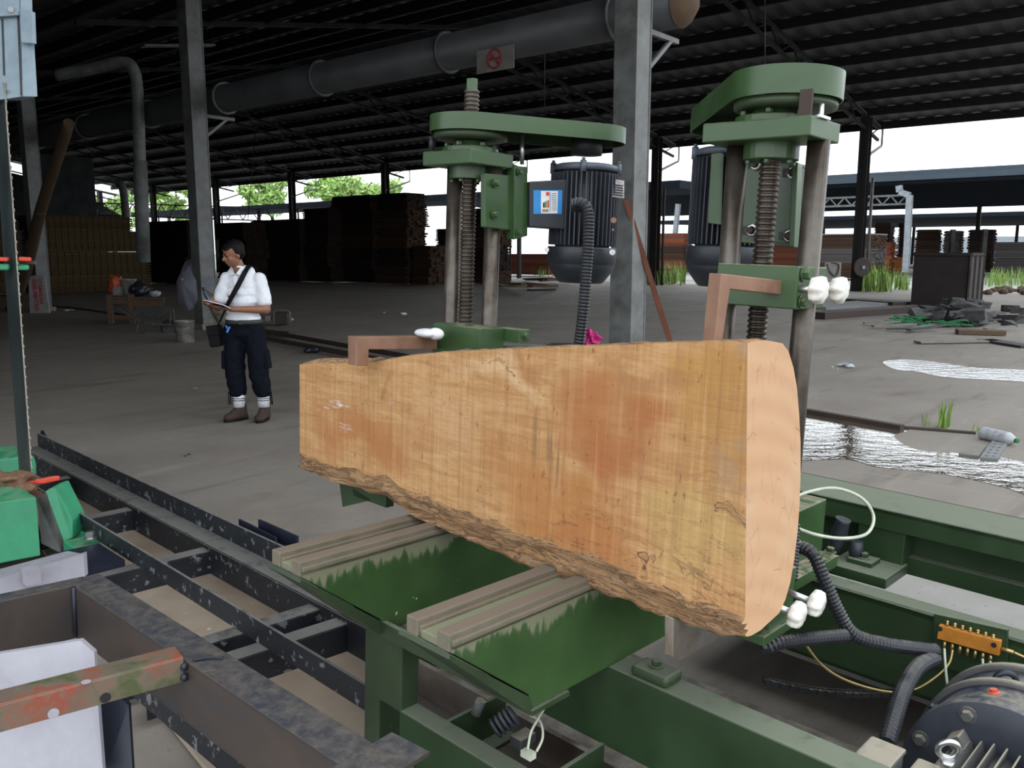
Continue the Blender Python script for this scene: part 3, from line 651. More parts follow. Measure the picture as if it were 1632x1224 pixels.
pxstack(1425, 1440, 433, (405, 380, 356), 3, LUM_D, 'the narrow tall stack left of the pale downpipe', G2)
pxstack(1454, 1496, 434, (400, 366), 3, LUM_B, 'the brown stack right of the pale downpipe', G2)
pxstack(1498, 1532, 435, (402, 368), 3, LUM_G, 'the grey stack between two dark posts', G2)
pxstack(1536, 1584, 436, (402, 366), 3, LUM_D, 'the dark stack behind the black bin', G2)
pxstack(1578, 1660, 440, (412, 386), 3, LUM_G, 'the grey stack at the right edge of the picture', G2)
pxstack(1388, 1420, 429, (375, 355), 3, LUM_D, 'the long dark stack behind the first far column', G2)
# ---- sheds across the yard
def far_shed(name, x0, x1, z0, z1, ridge, y0, y1, label, posts, fasc=True):
    t = thing(name, (x0, 20, -.06), label, 'shed', None, 'E')
    xm = (x0 + x1) / 2; m = MB(); m.prism([(x0, y0, z0), (xm, y0, ridge), (x1, y0, z1), (x1, y0, z1 - .25), (xm, y0, ridge - .25), (x0, y0, z0 - .35)], (0, y1 - y0, 0)); part('roof', m, ROOFF, t)
    if fasc:
        m = MB(); m.box((x0 - .35, y0, z0 - .2), (x0 - .02, y1, z0 + .12)); part('gutter', m, FASC, t)
        m = MB(); m.box((x0 + .2, y0, z0 + .15), (x0 + .3, y1, z0 + .42)); part('roof_edge_rail', m, FASC, t)
    for y in posts: m = MB(); m.box((x1 - .15, y, -.06), (x1 + .15, y + .3, z1)); part('post', m, COLD, t)
za = EX(1460, 282, 57).z; zb = EX(1460, 328, 78).z
far_shed('open_shed', 57, 78, za, zb, za + .55, -40, EX(628, 298, 57).y, 'long open shed across the yard, nearest of the far roofs', range(-38, 34, 9))
zc = EX(1460, 341, 82).z; zd = EX(1460, 359, 112).z
far_shed('open_shed', 82, 112, zc, zd, zc + .1, -60, 50, 'second open shed behind the first, seen as a dark band under its roof', range(-58, 45, 11), False)
m = MB(); m.box((150, -120, 0), (152, 60, EX(1460, 378, 150).z)); solo('pale_wall', m, POSTW, (150, 0, 0), 'pale wall far away beyond the open sheds at right', 'wall', fr='E')
# lattice girder and pale bent downpipe
a = EX(1445, 315, 57); zt_ = EX(1445, 311, 57).z; zb_ = EX(1445, 325, 57).z; b = EX(1300, 315, 57)
t = thing('lattice_girder', (57, a.y, zb_), 'pale lattice girder between the far column and the pale downpipe', 'girder', None, 'E'); m = MB()
for z_ in (zt_, zb_): m.bar((57, a.y, z_), (57, b.y, z_), .12, .12)
n = 12
for i in range(n):
    ya_, yb_ = a.y + (b.y - a.y) * i / n, a.y + (b.y - a.y) * (i + 1) / n; m.bar((57, ya_, zb_ if i % 2 else zt_), (57, yb_, zt_ if i % 2 else zb_), .08, .08)
part('web', m, COLG, t)
pts = [EX(1433, 296, 56.5), EX(1434, 306, 56.5), EX(1440, 308, 56.5), EX(1450, 311, 56.5), EX(1449, 330, 56.5), EX(1446, 390, 56.5), EX(1443, 434, 56.5)]
m = MB(); 
for p, q in zip(pts, pts[1:]): m.bar(p, q, .34, .34)
solo('downpipe', m, POSTW, pts[-1], 'pale square downpipe with a bent top across the yard', 'pipe', fr='E')
pts = [EX(1081, 325, 56.5), EX(1074, 392, 56.5)]
m = MB(); m.bar(pts[0], pts[1], .3, .3); solo('downpipe', m, POSTW, pts[-1], 'pale downpipe across the yard, left of the right motor', 'pipe', fr='E')
# shed roof beyond, left part
# ---- trees
def tree(px, pyt, pyb, d, wpx, name, label, n=2600, s=.5):
    base = WG(px, 425); 
    c = WD(px, (pyt + pyb) / 2, d); base = Vector((c.x, c.y, -.06)); rx = wpx / 2 * d / F; rz = (pyb - pyt) / 2 * d / F
    t = thing(name, base, label, 'tree', 'trees beyond the shed', 'W')
    m = MB(); m.tube([base, base + Vector((.3, 0, c.z * .4)), Vector((c.x, c.y, c.z))], lambda q: .35 - .2 * q, 8)
    for k in range(7): a_ = random.uniform(0, 6.28); m.tube([Vector((c.x, c.y, c.z - rz * .6)), c + Vector((math.cos(a_) * rx * .6, math.sin(a_) * rx * .5, random.uniform(-.3, .6) * rz))], .09, 6)
    part('trunk', m, TRUNK, t)
    m = MB(); clumps = [c + Vector((random.gauss(0, .45) * rx, random.gauss(0, .4) * rx, random.gauss(0, .45) * rz)) for _ in range(26)]
    for i in range(n):
        q = random.choice(clumps); v = Vector((random.gauss(0, 1), random.gauss(0, 1), random.gauss(0, 1))).normalized() * random.random() ** .5 * rx * .30; v.z *= .7
        p = q + v; a_ = Vector((random.gauss(0, 1), random.gauss(0, 1), random.gauss(0, 1))).normalized(); b_ = a_.orthogonal().normalized(); k = s * random.uniform(.5, 1)
        m.add([p - a_ * k, p + b_ * k * .35, p + a_ * k, p - b_ * k * .35], [(0, 1, 2, 3)])
    part('foliage', m, LEAF, t)
tree(265, 285, 350, 95, 70, 'broadleaf_tree', 'green tree seen between the drop pipe and the man\'s column', 1800)
tree(175, 305, 360, 98, 70, 'broadleaf_tree', 'green tree in the small far left opening', 1200)
tree(430, 282, 345, 100, 90, 'broadleaf_tree', 'green tree seen right of the man\'s column', 2400)
tree(560, 272, 335, 90, 120, 'broadleaf_tree', 'broad leafy tree in the middle of the open side', 3600)
tree(300, 330, 390, 110, 60, 'broadleaf_tree', 'low green tree left of the man\'s column', 1200)

# ================================================================== THE SAWMILL (machine frame: x away from the viewer to the right, y along the log, z up; eye at 0)
FZ = -1.62        # floor level near the machine in that frame
def V3(x, y, z): return Vector((x, y, z))
def bolt(m, c, axis, r=.011, h=.010, washer=True):
    a = Vector(axis).normalized(); c = Vector(c)
    if washer: m.lathe([(r * 1.45, 0), (r * 1.45, .003)], c, a, 16, smooth=False)
    m.lathe([(r, 0), (r, h), (r * .85, h + .002)], c + a * .003, a, 6, smooth=False)
# ---- log
t0 = MX(1200, 548, 1.516); b0 = MX(1200, 1018, 1.516)
TOP = [(478, 581), (500, 579), (560, 579), (600, 577), (650, 568), (700, 563), (800, 558), (900, 555), (1000, 552), (1100, 549), (1200, 547)]
BOT = [(474, 747), (547, 776), (580, 788), (614, 799), (666, 826), (692, 845), (748, 864), (789, 885), (820, 899), (850, 908), (887, 930), (933, 941), (975, 959), (1000, 964), (1026, 980), (1078, 988), (1124, 1004), (1150, 1014), (1201, 1019)]
FACEX = 1.516
def outline(pts): return [(p.y, p.z) for p in (MX(a, b, FACEX) for a, b in pts)]
def interp(tab, y):
    tab = sorted(tab)
    if y <= tab[0][0]: return tab[0][1]
    for (a, za), (b, zb) in zip(tab, tab[1:]):
        if y <= b: return za + (zb - za) * (y - a) / (b - a)
    return tab[-1][1]
TT, BB = outline(TOP), outline(BOT)
yN, yF = .745, 2.345
LB = V3(FACEX + .1, .75, -.75)
lm = MB(); NS = 150; NFZ = 16; rows = []
rnd = random.Random(3)
nb_ = [rnd.uniform(-1, 1) for _ in range(400)]
def wob(s, k): i = int(s * k) % 390; f = s * k - int(s * k); return nb_[i] * (1 - f) + nb_[i + 1] * f
for i in range(NS + 1):
    f = i / NS; y = yN + (yF - yN) * f
    zt, zb = interp(TT, y), interp(BB, y); zb += .004 * wob(f, 70)
    H = zt - zb; bark = .055 + .05 * math.sin(min(1, f * 1.2) * PI) * .7 + .012 * wob(f + 3, 25)
    bark = min(bark, H * .3); thick = .225 * (1 - .35 * f)
    sh = lambda z: .05 * (z - zb) / H * (1 - f)         # the cut end leans a little
    row = []
    for k in range(NFZ + 1): row.append((FACEX, y, zt + (zb + bark - zt) * k / NFZ))
    for k, (dx, u_) in enumerate(((-.006, .82), (.004, .66), (-.010, .5), (.006, .34), (-.006, .2), (.010, .05), (.03, 0), (.065, .02))):
        row.append((FACEX + dx + .006 * wob(f + k * .37, 60) + (.012 * wob(f + k, 14) if k < 6 else 0), y, zb + bark * (u_ + (.05 * wob(f + k, 30) if k else 0))))
    nb2 = 14
    for k in range(1, nb2):                       # round back of the log
        a_ = PI * k / nb2; zc = (zt + zb) / 2; row.append((FACEX + .11 + (thick - .09) * math.sin(a_) ** .8, y, zc - H * .5 * math.cos(a_) + .004 * wob(f + k, 40)))
    row.append((FACEX + .10 * (1 - .3 * f), y, zt + .004 * wob(f, 50) + .012 * min(1, max(0, (f - .6) * 4)))); row.append((FACEX + .04, y, zt + .002 + .008 * min(1, max(0, (f - .6) * 4))))
    rows.append([Vector((p[0], p[1] + (.045 * ((p[2] - zb) / H) * (1 - f) ** 2), p[2])) for p in row])
n = len(rows[0]); vs = [p for r in rows for p in r]; fs = []; ms = []
for i in range(NS):
    for k in range(n):
        fs.append((i * n + k, (i + 1) * n + k, (i + 1) * n + (k + 1) % n, i * n + (k + 1) % n)); ms.append(0 if k < NFZ else 2)
lm.v = vs; lm.f = [list(f) for f in fs] + [list(range(n)), [NS * n + k for k in range(n)][::-1]]; lm.m = ms + [1, 1]; lm.smooth = [False if m_ == 0 else True for m_ in ms] + [False, False]
log = solo('log', lm, [SAWN, ENDG, BARK], LB, 'huge half-sawn log with a flat orange brown face, lying on the green carriage', 'log')

# ---- log carriage: two green crossbeams with dusty rails, long beams, leg
car = thing('log_carriage', (1.66, 1.2, -1.55), 'green steel log carriage carrying the log, with two tapered crossbeams and dusty rails', 'sawmill carriage')
def drip_mat():
    m, nt, b = new_mat('green_paint_with_dust_runs'); v = coords(nt)
    c = ramp(nt, noise(nt, v, 6, 4), [(.35, (.034, .072, .023)), (.65, (.048, .098, .032))])
    sx_ = N(nt, 'ShaderNodeSeparateXYZ'); t_ = N(nt, 'ShaderNodeTexCoord'); L(nt, t_.outputs['Object'], sx_.inputs[0])
    runs = noise(nt, coords(nt, (40, 40, 1.5)), 1.6, 3, .6); patch = noise(nt, coords(nt, (7, 7, 7)), 1.0, 3, .6)
    h_ = math_(nt, 'MULTIPLY', math_(nt, 'SUBTRACT', .785, sx_.outputs[2]), 9.0)
    k = math_(nt, 'SUBTRACT', math_(nt, 'ADD', math_(nt, 'MULTIPLY', runs, .8), math_(nt, 'MULTIPLY', patch, 1.1)), h_)
    c = mixc(nt, ramp(nt, k, [(.60, (0, 0, 0)), (.70, (.75, .75, .75))]), c, (.22, .215, .14))
    c = mixc(nt, ramp(nt, noise(nt, v, 26, 2), [(.745, (0, 0, 0)), (.76, (1, 1, 1))]), c, (.45, .47, .38))
    L(nt, c, b.inputs['Base Color']); L(nt, ramp(nt, k, [(.5, (.33,) * 3), (.6, (.8,) * 3)]), b.inputs['Roughness']); bump(nt, b, noise(nt, v, 50, 3), .04, .003); return m
DRIP = drip_mat()
def crossbeam(ya, yb, lab):
    m = MB(); m.prism([(1.085, ya, -.783), (1.325, ya, -.962), (1.34, ya, -1.0), (1.98, ya, -1.0), (1.98, ya, -.765), (1.085, ya, -.765)], (0, yb - ya, 0))
    c = part('crossbeam', m, DRIP, car, bevel=.003)
    m = MB(); m.prism([(1.083, ya - .001, -.786), (1.325, ya - .001, -.966), (1.34, ya - .001, -1.004), (1.32, ya - .001, -1.0), (1.08, ya - .001, -.795)], (0, yb - ya + .03, 0)); part('nose_flange', m, GREEND, c)
    for y in (ya, yb - .032):
        m = MB(); m.prism([(1.08, y, -.744), (1.08, y + .036, -.744), (1.08, y + .036, -.757), (1.08, y + .036, -.782), (1.08, y, -.782), (1.08, y, -.760)], (.92, 0, 0)); m.box((1.085, y - .008, -.757), (2, y + .03, -.770))
        part('rail', m, RAILM, c, bevel=.003)
    return c
RAILM = paint('dusty_rail', (.115, .115, .075), .6, col2=(.19, .155, .115), dust=(.15, .115, .085), dustamt=1.0, scale=10, chip=.66, chipcol=(.26, .22, .17))
crossbeam(1.672, 1.792, ''); crossbeam(1.148, 1.275, '')
m = MB(); m.prism([(1.33, 1.80, -1.0), (1.33, 1.14, -1.0), (1.46, 1.14, -1.0), (1.46, 1.80, -1.0)], (0, 0, -.012)); m.box((1.33, 1.275, -1.0), (1.345, 1.8, -.97)); part('tie_plate', m, GREEND, car)
m = MB(); m.box((1.345, 1.608, -1.0), (1.405, 1.765, -1.62)); part('leg', m, GREEND, car, bevel=.004)
m = MB(); m.box((1.345, .2, -1.385), (1.405, 1.70, -1.20)); part('lower_beam', m, GREENCAR, car, bevel=.004)
m = MB(); m.box((1.622, -2.2, -1.203), (1.705, 2.4, -1.0)); m.box((1.622, -2.2, -1.21), (1.74, 2.4, -1.195)); part('side_beam', m, GREENCAR, car, bevel=.004)
m = MB(); m.box((1.24, 1.25, -1.35), (1.345, 1.66, -1.33)); m.prism([(1.30, 1.15, -1.33), (1.30, 1.64, -1.33), (1.18, 1.60, -1.40), (1.16, 1.48, -1.42), (1.17, 1.25, -1.42), (1.24, 1.13, -1.38)], (0, 0, -.02)); part('foot_plate', m, GREEND, car, bevel=.006)
for y, z in ((1.50, -1.205), (1.16, -1.205)):
    m = MB(); m.box((1.405, y - .012, z - .11), (1.622, y, z)); m.box((1.405, y - .06, z - .115), (1.622, y, z - .105)); part('crossmember', m, GREENCAR, car)
m = MB(); m.box((1.627, .985, -1.0), (1.70, 1.09, -.972)); part('mounting_pad', m, GREEND, car, bevel=.010)
m = MB(); bolt(m, (1.665, 1.04, -.972), (0, 0, 1), .012, .012); part('hex_bolt', m, GREENCAR, car)
# middle and far longitudinal beams
m = MB(); m.box((2.575, -2.5, -1.02), (2.67, 1.9, -1.0)); m.box((2.575, -2.5, -1.26), (2.595, 1.9, -1.0)); m.box((2.575, -2.5, -1.26), (2.67, 1.9, -1.245)); part('middle_beam', m, GREENCAR, car, bevel=.003)
m = MB(); m.box((2.86, -3, -.815), (3.135, 2.4, -.80)); m.box((2.86, -3, -.866), (2.872, 2.4, -.80)); m.box((2.97, -3, -1.035), (2.985, 2.4, -.81)); m.box((2.93, -3, -1.02), (2.97, 2.4, -.96)); m.box((3.12, -3, -.87), (3.135, 2.4, -.8)); part('far_beam', m, GREENCAR, car, bevel=.002)
p = MX(1400, 915, 2.80)
m = MB(); a = MX(1365, 850, 2.86); b = MX(1440, 868, 2.86); m.box((2.87, b.y, -1.0), (2.97, a.y, -.866)); m.box((2.70, b.y - .01, -1.01), (2.90, a.y + .03, -.975)); part('stiffener', m, GREENCAR, car, bevel=.004)
a = MX(1372, 888, 2.8); m = MB(); m.box((2.76, a.y - .05, a.z - .03), (2.84, a.y + .03, a.z)); bolt(m, (2.80, a.y - .01, a.z), (0, 0, 1), .014, .014); part('clamp_pad', m, GREENCAR, car, bevel=.004)
# light green housing beside the log end
a = MY(1318, 800, 1.12); b = MY(1252, 930, 1.12)
m = MB(); q = MY(1318, 795, 1.05); m.box((q.x - .42, 1.05, q.z - .19), (q.x, 1.30, q.z)); part('slide_housing', m, GREEN, car, bevel=.004)
m = MB(); q2 = MY(1335, 880, 1.0); m.box((q2.x - .32, .99, q2.z - .04), (q2.x - .02, 1.2, q2.z - .005)); bolt(m, MY(1323, 880, 1.04), (0, 0, 1), .014, .012); part('slide_base', m, GREEN, car, bevel=.004)
m = MB(); q = MX(1340, 840, 2.78); m.lathe([(.02, -.09), (.024, -.06), (.028, -.02), (.024, .02), (.026, .03)], q, (0, -.2, 1), 20); m.lathe([(.018, -.08), (.026, -.05), (.02, -.02)], q + V3(.02, -.05, -.02), (0, 0, 1), 14); part('oily_coupling', m, MOTORD, car)
# white torn sheet under it
m = MB(); pts = [MZ(1306, 880, -1.06), MZ(1355, 892, -1.06), MZ(1354, 902, -1.06), MZ(1338, 912, -1.06), MZ(1333, 905, -1.06), MZ(1330, 895, -1.06), MZ(1310, 890, -1.06)]; m.prism(pts, (0, 0, -.003)); part('torn_sheet', m, WHITEM, car)

# ---- belt-driven clamp posts
def threaded(m, c, z0, z1, r, pitch=.0125):
    pr = []; z = z0
    while z < z1: pr += [(r * .84, z), (r, z + pitch * .3), (r, z + pitch * .6), (r * .84, z + pitch * .9)]; z += pitch
    m.lathe(pr, (c[0], c[1], 0), (0, 0, 1), 20, smooth=False)
def knob(parent, c, axis, stem):
    m = MB(); a = Vector(axis).normalized(); c = Vector(c); x = a.orthogonal().normalized(); y = a.cross(x); pr = []
    n = 42; prof = [(.0, -.016), (.6, -.016), (.93, -.011), (1, 0), (.93, .011), (.6, .016), (0, .016)]; vs = []
    for s_, h in prof:
        for i in range(n): t_ = 2 * PI * i / n; r = .0285 * s_ * (1 + (.10 if s_ > .5 else 0) * math.cos(7 * t_)); vs.append(c + a * h + (x * math.cos(t_) + y * math.sin(t_)) * r)
    m.add(vs, [(k * n + i, k * n + (i + 1) % n, (k + 1) * n + (i + 1) % n, (k + 1) * n + i) for k in range(len(prof) - 1) for i in range(n)], True)
    k = part('star_knob', m, WHITEP, parent, 'white star-shaped plastic knob'); m = MB(); m.cyl(c, c - a * stem, .0075, 12); part('stem', m, ZINC, k)
def stadium(c1, r1, c2, r2, n=18):
    c1, c2 = Vector((c1[0], c1[1], 0)), Vector((c2[0], c2[1], 0)); d = (c2 - c1); a0 = math.atan2(d.y, d.x); pts = []
    for i in range(n + 1): t_ = a0 + PI / 2 + PI * i / n; pts.append(c1 + Vector((math.cos(t_), math.sin(t_), 0)) * r1)
    for i in range(n + 1): t_ = a0 - PI / 2 + PI * i / n; pts.append(c2 + Vector((math.cos(t_), math.sin(t_), 0)) * r2)
    return pts
def belt_cover(parent, c1, c2, z0, z1, r1=.128, r2=.125, open_r=.1):
    m = MB(); P_ = stadium(c1, r1, c2, r2); n = len(P_)
    inn = stadium(c1, r1 - .004, c2, r2 - .004)
    top = [Vector((p.x, p.y, z1)) for p in P_]; bot = [Vector((p.x, p.y, z0)) for p in P_]; ib = [Vector((p.x, p.y, z0)) for p in inn]; it = [Vector((p.x, p.y, z1 - .004)) for p in inn]
    vs = top + bot + ib + it; fs = [tuple(range(n))]
    m.add(top, [tuple(range(n))])
    for A_, B_, sm in ((top, bot, True), (bot, ib, False), (ib, it, True)): m.add(A_ + B_, [(i, n + i, n + (i + 1) % n, (i + 1) % n) for i in range(n)], sm)
    m.add(it, [tuple(range(n))])
    c = part('belt_cover', m, GREEN, parent)
    m = MB(); m.lathe([(.10, z0 - .02), (.112, z0 - .016), (.112, z0 + .0), (.05, z0 + .01)], (c1[0], c1[1], 0), (0, 0, 1), 32); part('pulley', m, GREEND, parent)
    m = MB(); m.lathe([(.05, z0 - .035), (.05, z0 + .02)], (c2[0], c2[1], 0), (0, 0, 1), 24); part('motor_pulley', m, BLACK, parent); return c
S1, S2 = (1.85, 1.93), (1.845, .94)
M1, M2 = (2.19, 1.75), (2.24, 1.26)
def post(S, Mo, zlow, zplate, ztop, label, rods, px0, px1, py0, py1, clampz, cx0, cx1, cy0, cy1, topscrew):
    t = thing('clamp_post', (S[0], S[1], zlow), label, 'clamp post', 'clamp posts of the log carriage')
    m = MB(); threaded(m, S, zlow, ztop, .0235); 
    if topscrew: pass
    sc_ = part('lead_screw', m, SCREW, t)
    if topscrew: m = MB(); m.lathe([(.019, 0), (.019, .035)], (S[0], S[1], ztop), (0, 0, 1), 6, smooth=False); part('square_end', m, GREEN, sc_, bevel=.002)
    for r in rods: m = MB(); m.cyl((r[0], r[1], zlow), (r[0], r[1], zplate), .0245, 20); part('guide_rod', m, RODM, t)
    m = MB(); m.box((px0, py0, zplate - .002), (px1, py1, zplate + .040)); part('top_plate', m, GREEN, t, bevel=.003)
    m = MB(); m.lathe([(.062, zplate - .038), (.062, zplate), ], (S[0], S[1], 0), (0, 0, 1), 28, smooth=False); m.lathe([(.085, zplate + .04), (.085, zplate + .055), (.055, zplate + .056), (.05, zplate + .075)], (S[0], S[1], 0), (0, 0, 1), 28, smooth=False)
    bf = part('bearing_flange', m, GREEN, t, bevel=.002)
    for k in range(6): a_ = k * PI / 3 + .3; m = MB(); bolt(m, (S[0] + .07 * math.cos(a_), S[1] + .07 * math.sin(a_), zplate + .055), (0, 0, 1), .009, .008, False); bolt(m, (S[0] + .052 * math.cos(a_), S[1] + .052 * math.sin(a_), zplate - .037), (0, 0, -1), .007, .006, False); part('flange_bolt', m, GREEN, bf)
    m = MB(); m.box((cx0, cy0, clampz - .092), (cx1, cy1, clampz)); part('clamp_block', m, GREEN, t, bevel=.003)
    return t
pz2 = .266
p2 = post(S2, M2, -.83, pz2, .40, 'green screw post at the near end of the log, with belt cover and copper-coloured hook', [(1.845, .83), (1.845, 1.025)], 1.75, 1.90, .808, 1.065, -.006, 1.752, 1.895, .808, 1.003, False)
p1 = post(S1, M1, -.83, .255, .478, 'farther green screw post, with a bare screw end rising above its flat belt cover', [(1.89, 1.865), (1.84, 1.985)], 1.75, 1.93, 1.823, 2.035, -.222, 1.75, 1.852, 1.762, 1.972, True)
# belt covers
belt_cover(p1, (S1[0], S1[1]), (M1[0], M1[1]), .352, .400, .125, .122)
m = MB(); P_ = []
c2c = belt_cover(p2, (S2[0] + .01, S2[1] - .02), (2.20, 1.24), .355, .415, .122, .118)
# slanted rear of the right belt cover
m = MB(); a = MY(1282, 130, .82); bolt(m, MX(1285, 129, 1.80) + V3(-.0, 0, 0), (-.6, -.8, 0), .008, .003, False); part('slotted_screw', m, ZINC, c2c, 'bright slotted screw')
m = MB(); q = MX(1283, 178, 1.765); m.box((q.x - .004, q.y - .014, q.z - .028), (q.x + .004, q.y + .013, q.z + .045)); part('rusty_strap', m, RUSTY, c2c)
m = MB(); q = MX(1305, 180, 1.80); m.box((q.x - .02, q.y - .014, q.z - .012), (q.x + .03, q.y + .012, q.z - .006)); m.cyl(q + V3(.01, 0, -.02), q + V3(.01, 0, .02), .006, 10); part('clip', m, ZINC, c2c)
# clamp hardware, right post
m = MB(); q = MX(1270, 432, 1.79); bolt(m, (1.775, .806, -.022), (0, -1, 0), .012, .010); part('clamp_bolt', m, GREEN, p2); m = MB(); bolt(m, (1.775, .806, -.082), (0, -1, 0), .010, .006); part('clamp_bolt', m, GREEN, p2)
knob(p2, (1.768, .768, -.054), (0, -1, 0), .05); knob(p2, (1.876, .768, -.055), (0, -1, 0), .05)
def hook(parent, pts, y0, w, name='hook_arm', mat=COPPER):
    m = MB(); m.prism(pts, (0, w, 0)) if False else m.prism(pts, w); return part(name, m, mat, parent, 'copper-coloured hook arm', bevel=.002)
# hook 2: lies in a plane of constant x in front of the clamp block, drops to a point
def hp(px, py):                 # on the upright plane of the near hook's broad face
    n_ = V3(.042, .20, 0).normalized(); r = mray(px, py); return r * (V3(1.75, .845, 0).dot(n_) / r.dot(n_))
hook(p2, [hp(1150, 436), hp(1247, 447), hp(1247, 470), hp(1164, 461), hp(1152, 540), hp(1146, 548), hp(1139, 547)], 0, V3(.008, .034, 0))
m = MB(); h1 = lambda px, py: MY(px, py, 1.93); m.prism([h1(568, 537), h1(697, 536), h1(697, 557), h1(588, 557), h1(587, 583), h1(568, 583)], V3(0, .04, 0)); part('hook_arm', m, COPPER, p1, 'rusty brown hook arm', bevel=.002)
m = MB(); m.prism([MZ(728, 559, -.285), MZ(780, 546, -.285), MZ(868, 549, -.285), MZ(868, 560, -.285)], (0, 0, -.01)); part('cover_plate', m, GREEND, p1)
m = MB(); m.box((1.852, 1.70, -.262), (1.90, 1.80, -.225)); bolt(m, (1.875, 1.70, -.243), (0, -1, 0), .010, .006); part('side_lug', m, GREEN, p1, bevel=.002)
m = MB(); q = MX(680, 531, 1.68); m.ell(q, (.03, .045, .014)); m.ell(q + V3(.01, -.03, .0), (.02, .03, .018)); solo('crumpled_paper', m, PAPER, q, 'small white crumpled paper on the left hook arm', 'paper')
# lower clamp of the right post (beside the log bottom)
m = MB(); a = MX(1278, 932, 1.80); m.box((1.74, .80, -.84), (1.86, .96, -.70)); m.box((1.70, .79, -.845), (1.90, .90, -.822)); m.box((1.78, .84, -.70), (1.84, .90, -.685)); part('lower_clamp', m, GREEN, p2, bevel=.003)
k1 = MX(1270, 980, 1.72); k2 = MX(1301, 962, 1.78)
knob(p2, k1, (.1, -1, -.15), .09); knob(p2, k2, (.1, -1, -.15), .09)
# motor brackets
m = MB(); a = MX(773, 280, 1.93); 
qs = [MY(775, 277, 1.80), MY(835, 283, 1.72), MY(835, 370, 1.72), MY(775, 362, 1.80)]
y1_ = 1.835; xx = 1.90
m.prism([MY(773, 276, 1.83), MY(820, 280, 1.83), MY(820, 368, 1.83), MY(773, 362, 1.83)], (0, .02, 0)); bk = part('motor_bracket', m, GREEN, p1, bevel=.003)
m = MB(); m.prism([MY(820, 264, 1.815), MY(841, 266, 1.815), MY(841, 376, 1.815), MY(820, 382, 1.815)], (0, .035, 0)); part('bracket_flange', m, GREEN, bk, bevel=.002)
for (px, py) in ((789, 292), (787, 342)): m = MB(); m.lathe([(.014, 0), (.014, .003)], MY(px, py, 1.828), (0, -1, 0), 18); bolt(m, MY(px, py, 1.826), (0, -1, 0), .009, .012); part('bracket_bolt', m, GREEN, bk)
for (px, py) in ((827, 274), (825, 370)): m = MB(); bolt(m, MY(px, py, 1.812), (0, -1, 0), .008, .008); part('bracket_bolt', m, GREEN, bk)
m = MB(); m.cyl(MX(832, 262, 1.98), MX(832, 215, 1.98), .007, 10); part('support_rod', m, ZINC, p1); m = MB(); m.cyl(MX(688, 240, 1.78), MX(689, 218, 1.78), .01, 10); part('support_rod', m, BLACK, p1)
m = MB(); x_ = 2.02; P4 = [MX(1165, 235, x_), MX(1280, 262, x_), MX(1274, 395, x_), MX(1165, 385, x_)]; m.prism(P4, (.015, 0, 0)); 
m.prism([MX(1165, 385, x_), MX(1274, 395, x_), MX(1274, 389, x_), MX(1165, 379, x_)], (-.03, 0, 0)); m.prism([MX(1165, 241, x_), MX(1281, 268, x_), MX(1280, 262, x_), MX(1165, 235, x_)], (.08, 0, 0))
m.prism([MX(1271, 262, x_), MX(1280, 262, x_), MX(1274, 395, x_), MX(1265, 394, x_)], (-.05, -.01, 0))
bk2 = part('motor_bracket', m, GREEN, p2, bevel=.002)
m = MB(); x_ = 2.10; m.prism([MX(1133, 245, x_), MX(1148, 243, x_), MX(1144, 358, x_), MX(1128, 356, x_)], (.02, 0, 0)); part('bracket_bar', m, GREEN, bk2, bevel=.002)
for (px, py) in ((1204, 261), (1264, 275), (1198, 367), (1258, 376)):
    m = MB(); c_ = MX(px, py, 2.016); m.lathe([(.011, 0), (.017, 0), (.017, .003), (.011, .003)], c_, (-1, 0, 0), 24, cap=False); w_ = part('washer', m, ZINC, bk2, 'bright washer')
    m = MB(); m.lathe([(.009, 0), (.009, .014)], c_, (-1, 0, 0), 6, smooth=False); part('bolt_head', m, RUSTY, w_)
    m = MB(); m.cbox(c_ + V3(.0, .012, 0), (.004, .03, .020)); part('slot', m, BLACK, bk2)
# ---- motors
def motor(Mo, zt, zb, label, boxdir, nm):
    """upright finned motor, shaft up"""
    t = thing('electric_motor', (Mo[0], Mo[1], zb), label, 'motor', 'electric motors of the clamp posts')
    c = (Mo[0], Mo[1], 0); R_ = .098
    m = MB(); m.lathe([(R_ * .9, zb + .11), (R_ * .9, zt - .02)], c, (0, 0, 1), 36)
    body = part('body', m, MOTORG, t)
    m = MB(); nf = 44
    for i in range(nf):
        a_ = 2 * PI * i / nf
        d = Vector((math.cos(a_), math.sin(a_), 0)); m.cbox(Vector(c) + d * (R_ * .97) + V3(0, 0, (zt + zb + .11) / 2 - .01), (.030, .0035, zt - zb - .15), Matrix.Rotation(a_, 3, 'Z'))
    part('cooling_fins', m, MOTORG, body)
    m = MB(); m.lathe([(R_ + .004, zt - .022), (R_ + .006, zt - .005), (R_ * .9, zt), (.05, zt + .004)], c, (0, 0, 1), 36); part('end_shield', m, MOTORL, t)
    for k in range(4):
        a_ = k * PI / 2 + .6; q = Vector(c) + Vector((math.cos(a_), math.sin(a_), 0)) * (R_ + .006); m = MB(); m.cyl(q + V3(0, 0, zt - .03), q + V3(0, 0, zt + .004), .010, 12); m.cyl(q + V3(0, 0, zt + .004), q + V3(0, 0, zt + .012), .006, 6); part('tie_bolt', m, MOTORL, t)
    m = MB(); m.lathe([(R_ + .012, zb + .115), (R_ + .014, zb + .11), (R_ + .014, zb + .065), (R_ + .010, zb + .062), (R_ + .010, zb + .058), (R_ + .004, zb + .04), (R_ * .78, zb + .006), (R_ * .70, zb)], c, (0, 0, 1), 40); part('fan_cover', m, MOTORD, t)
    return t
mt1 = motor(M1, .287, -.088, 'grey finned motor with a terminal box, hanging left of the big steel column', None, '')
mt2 = motor(M2, .315, -.075, 'grey finned motor half hidden behind the right screw post', None, '')
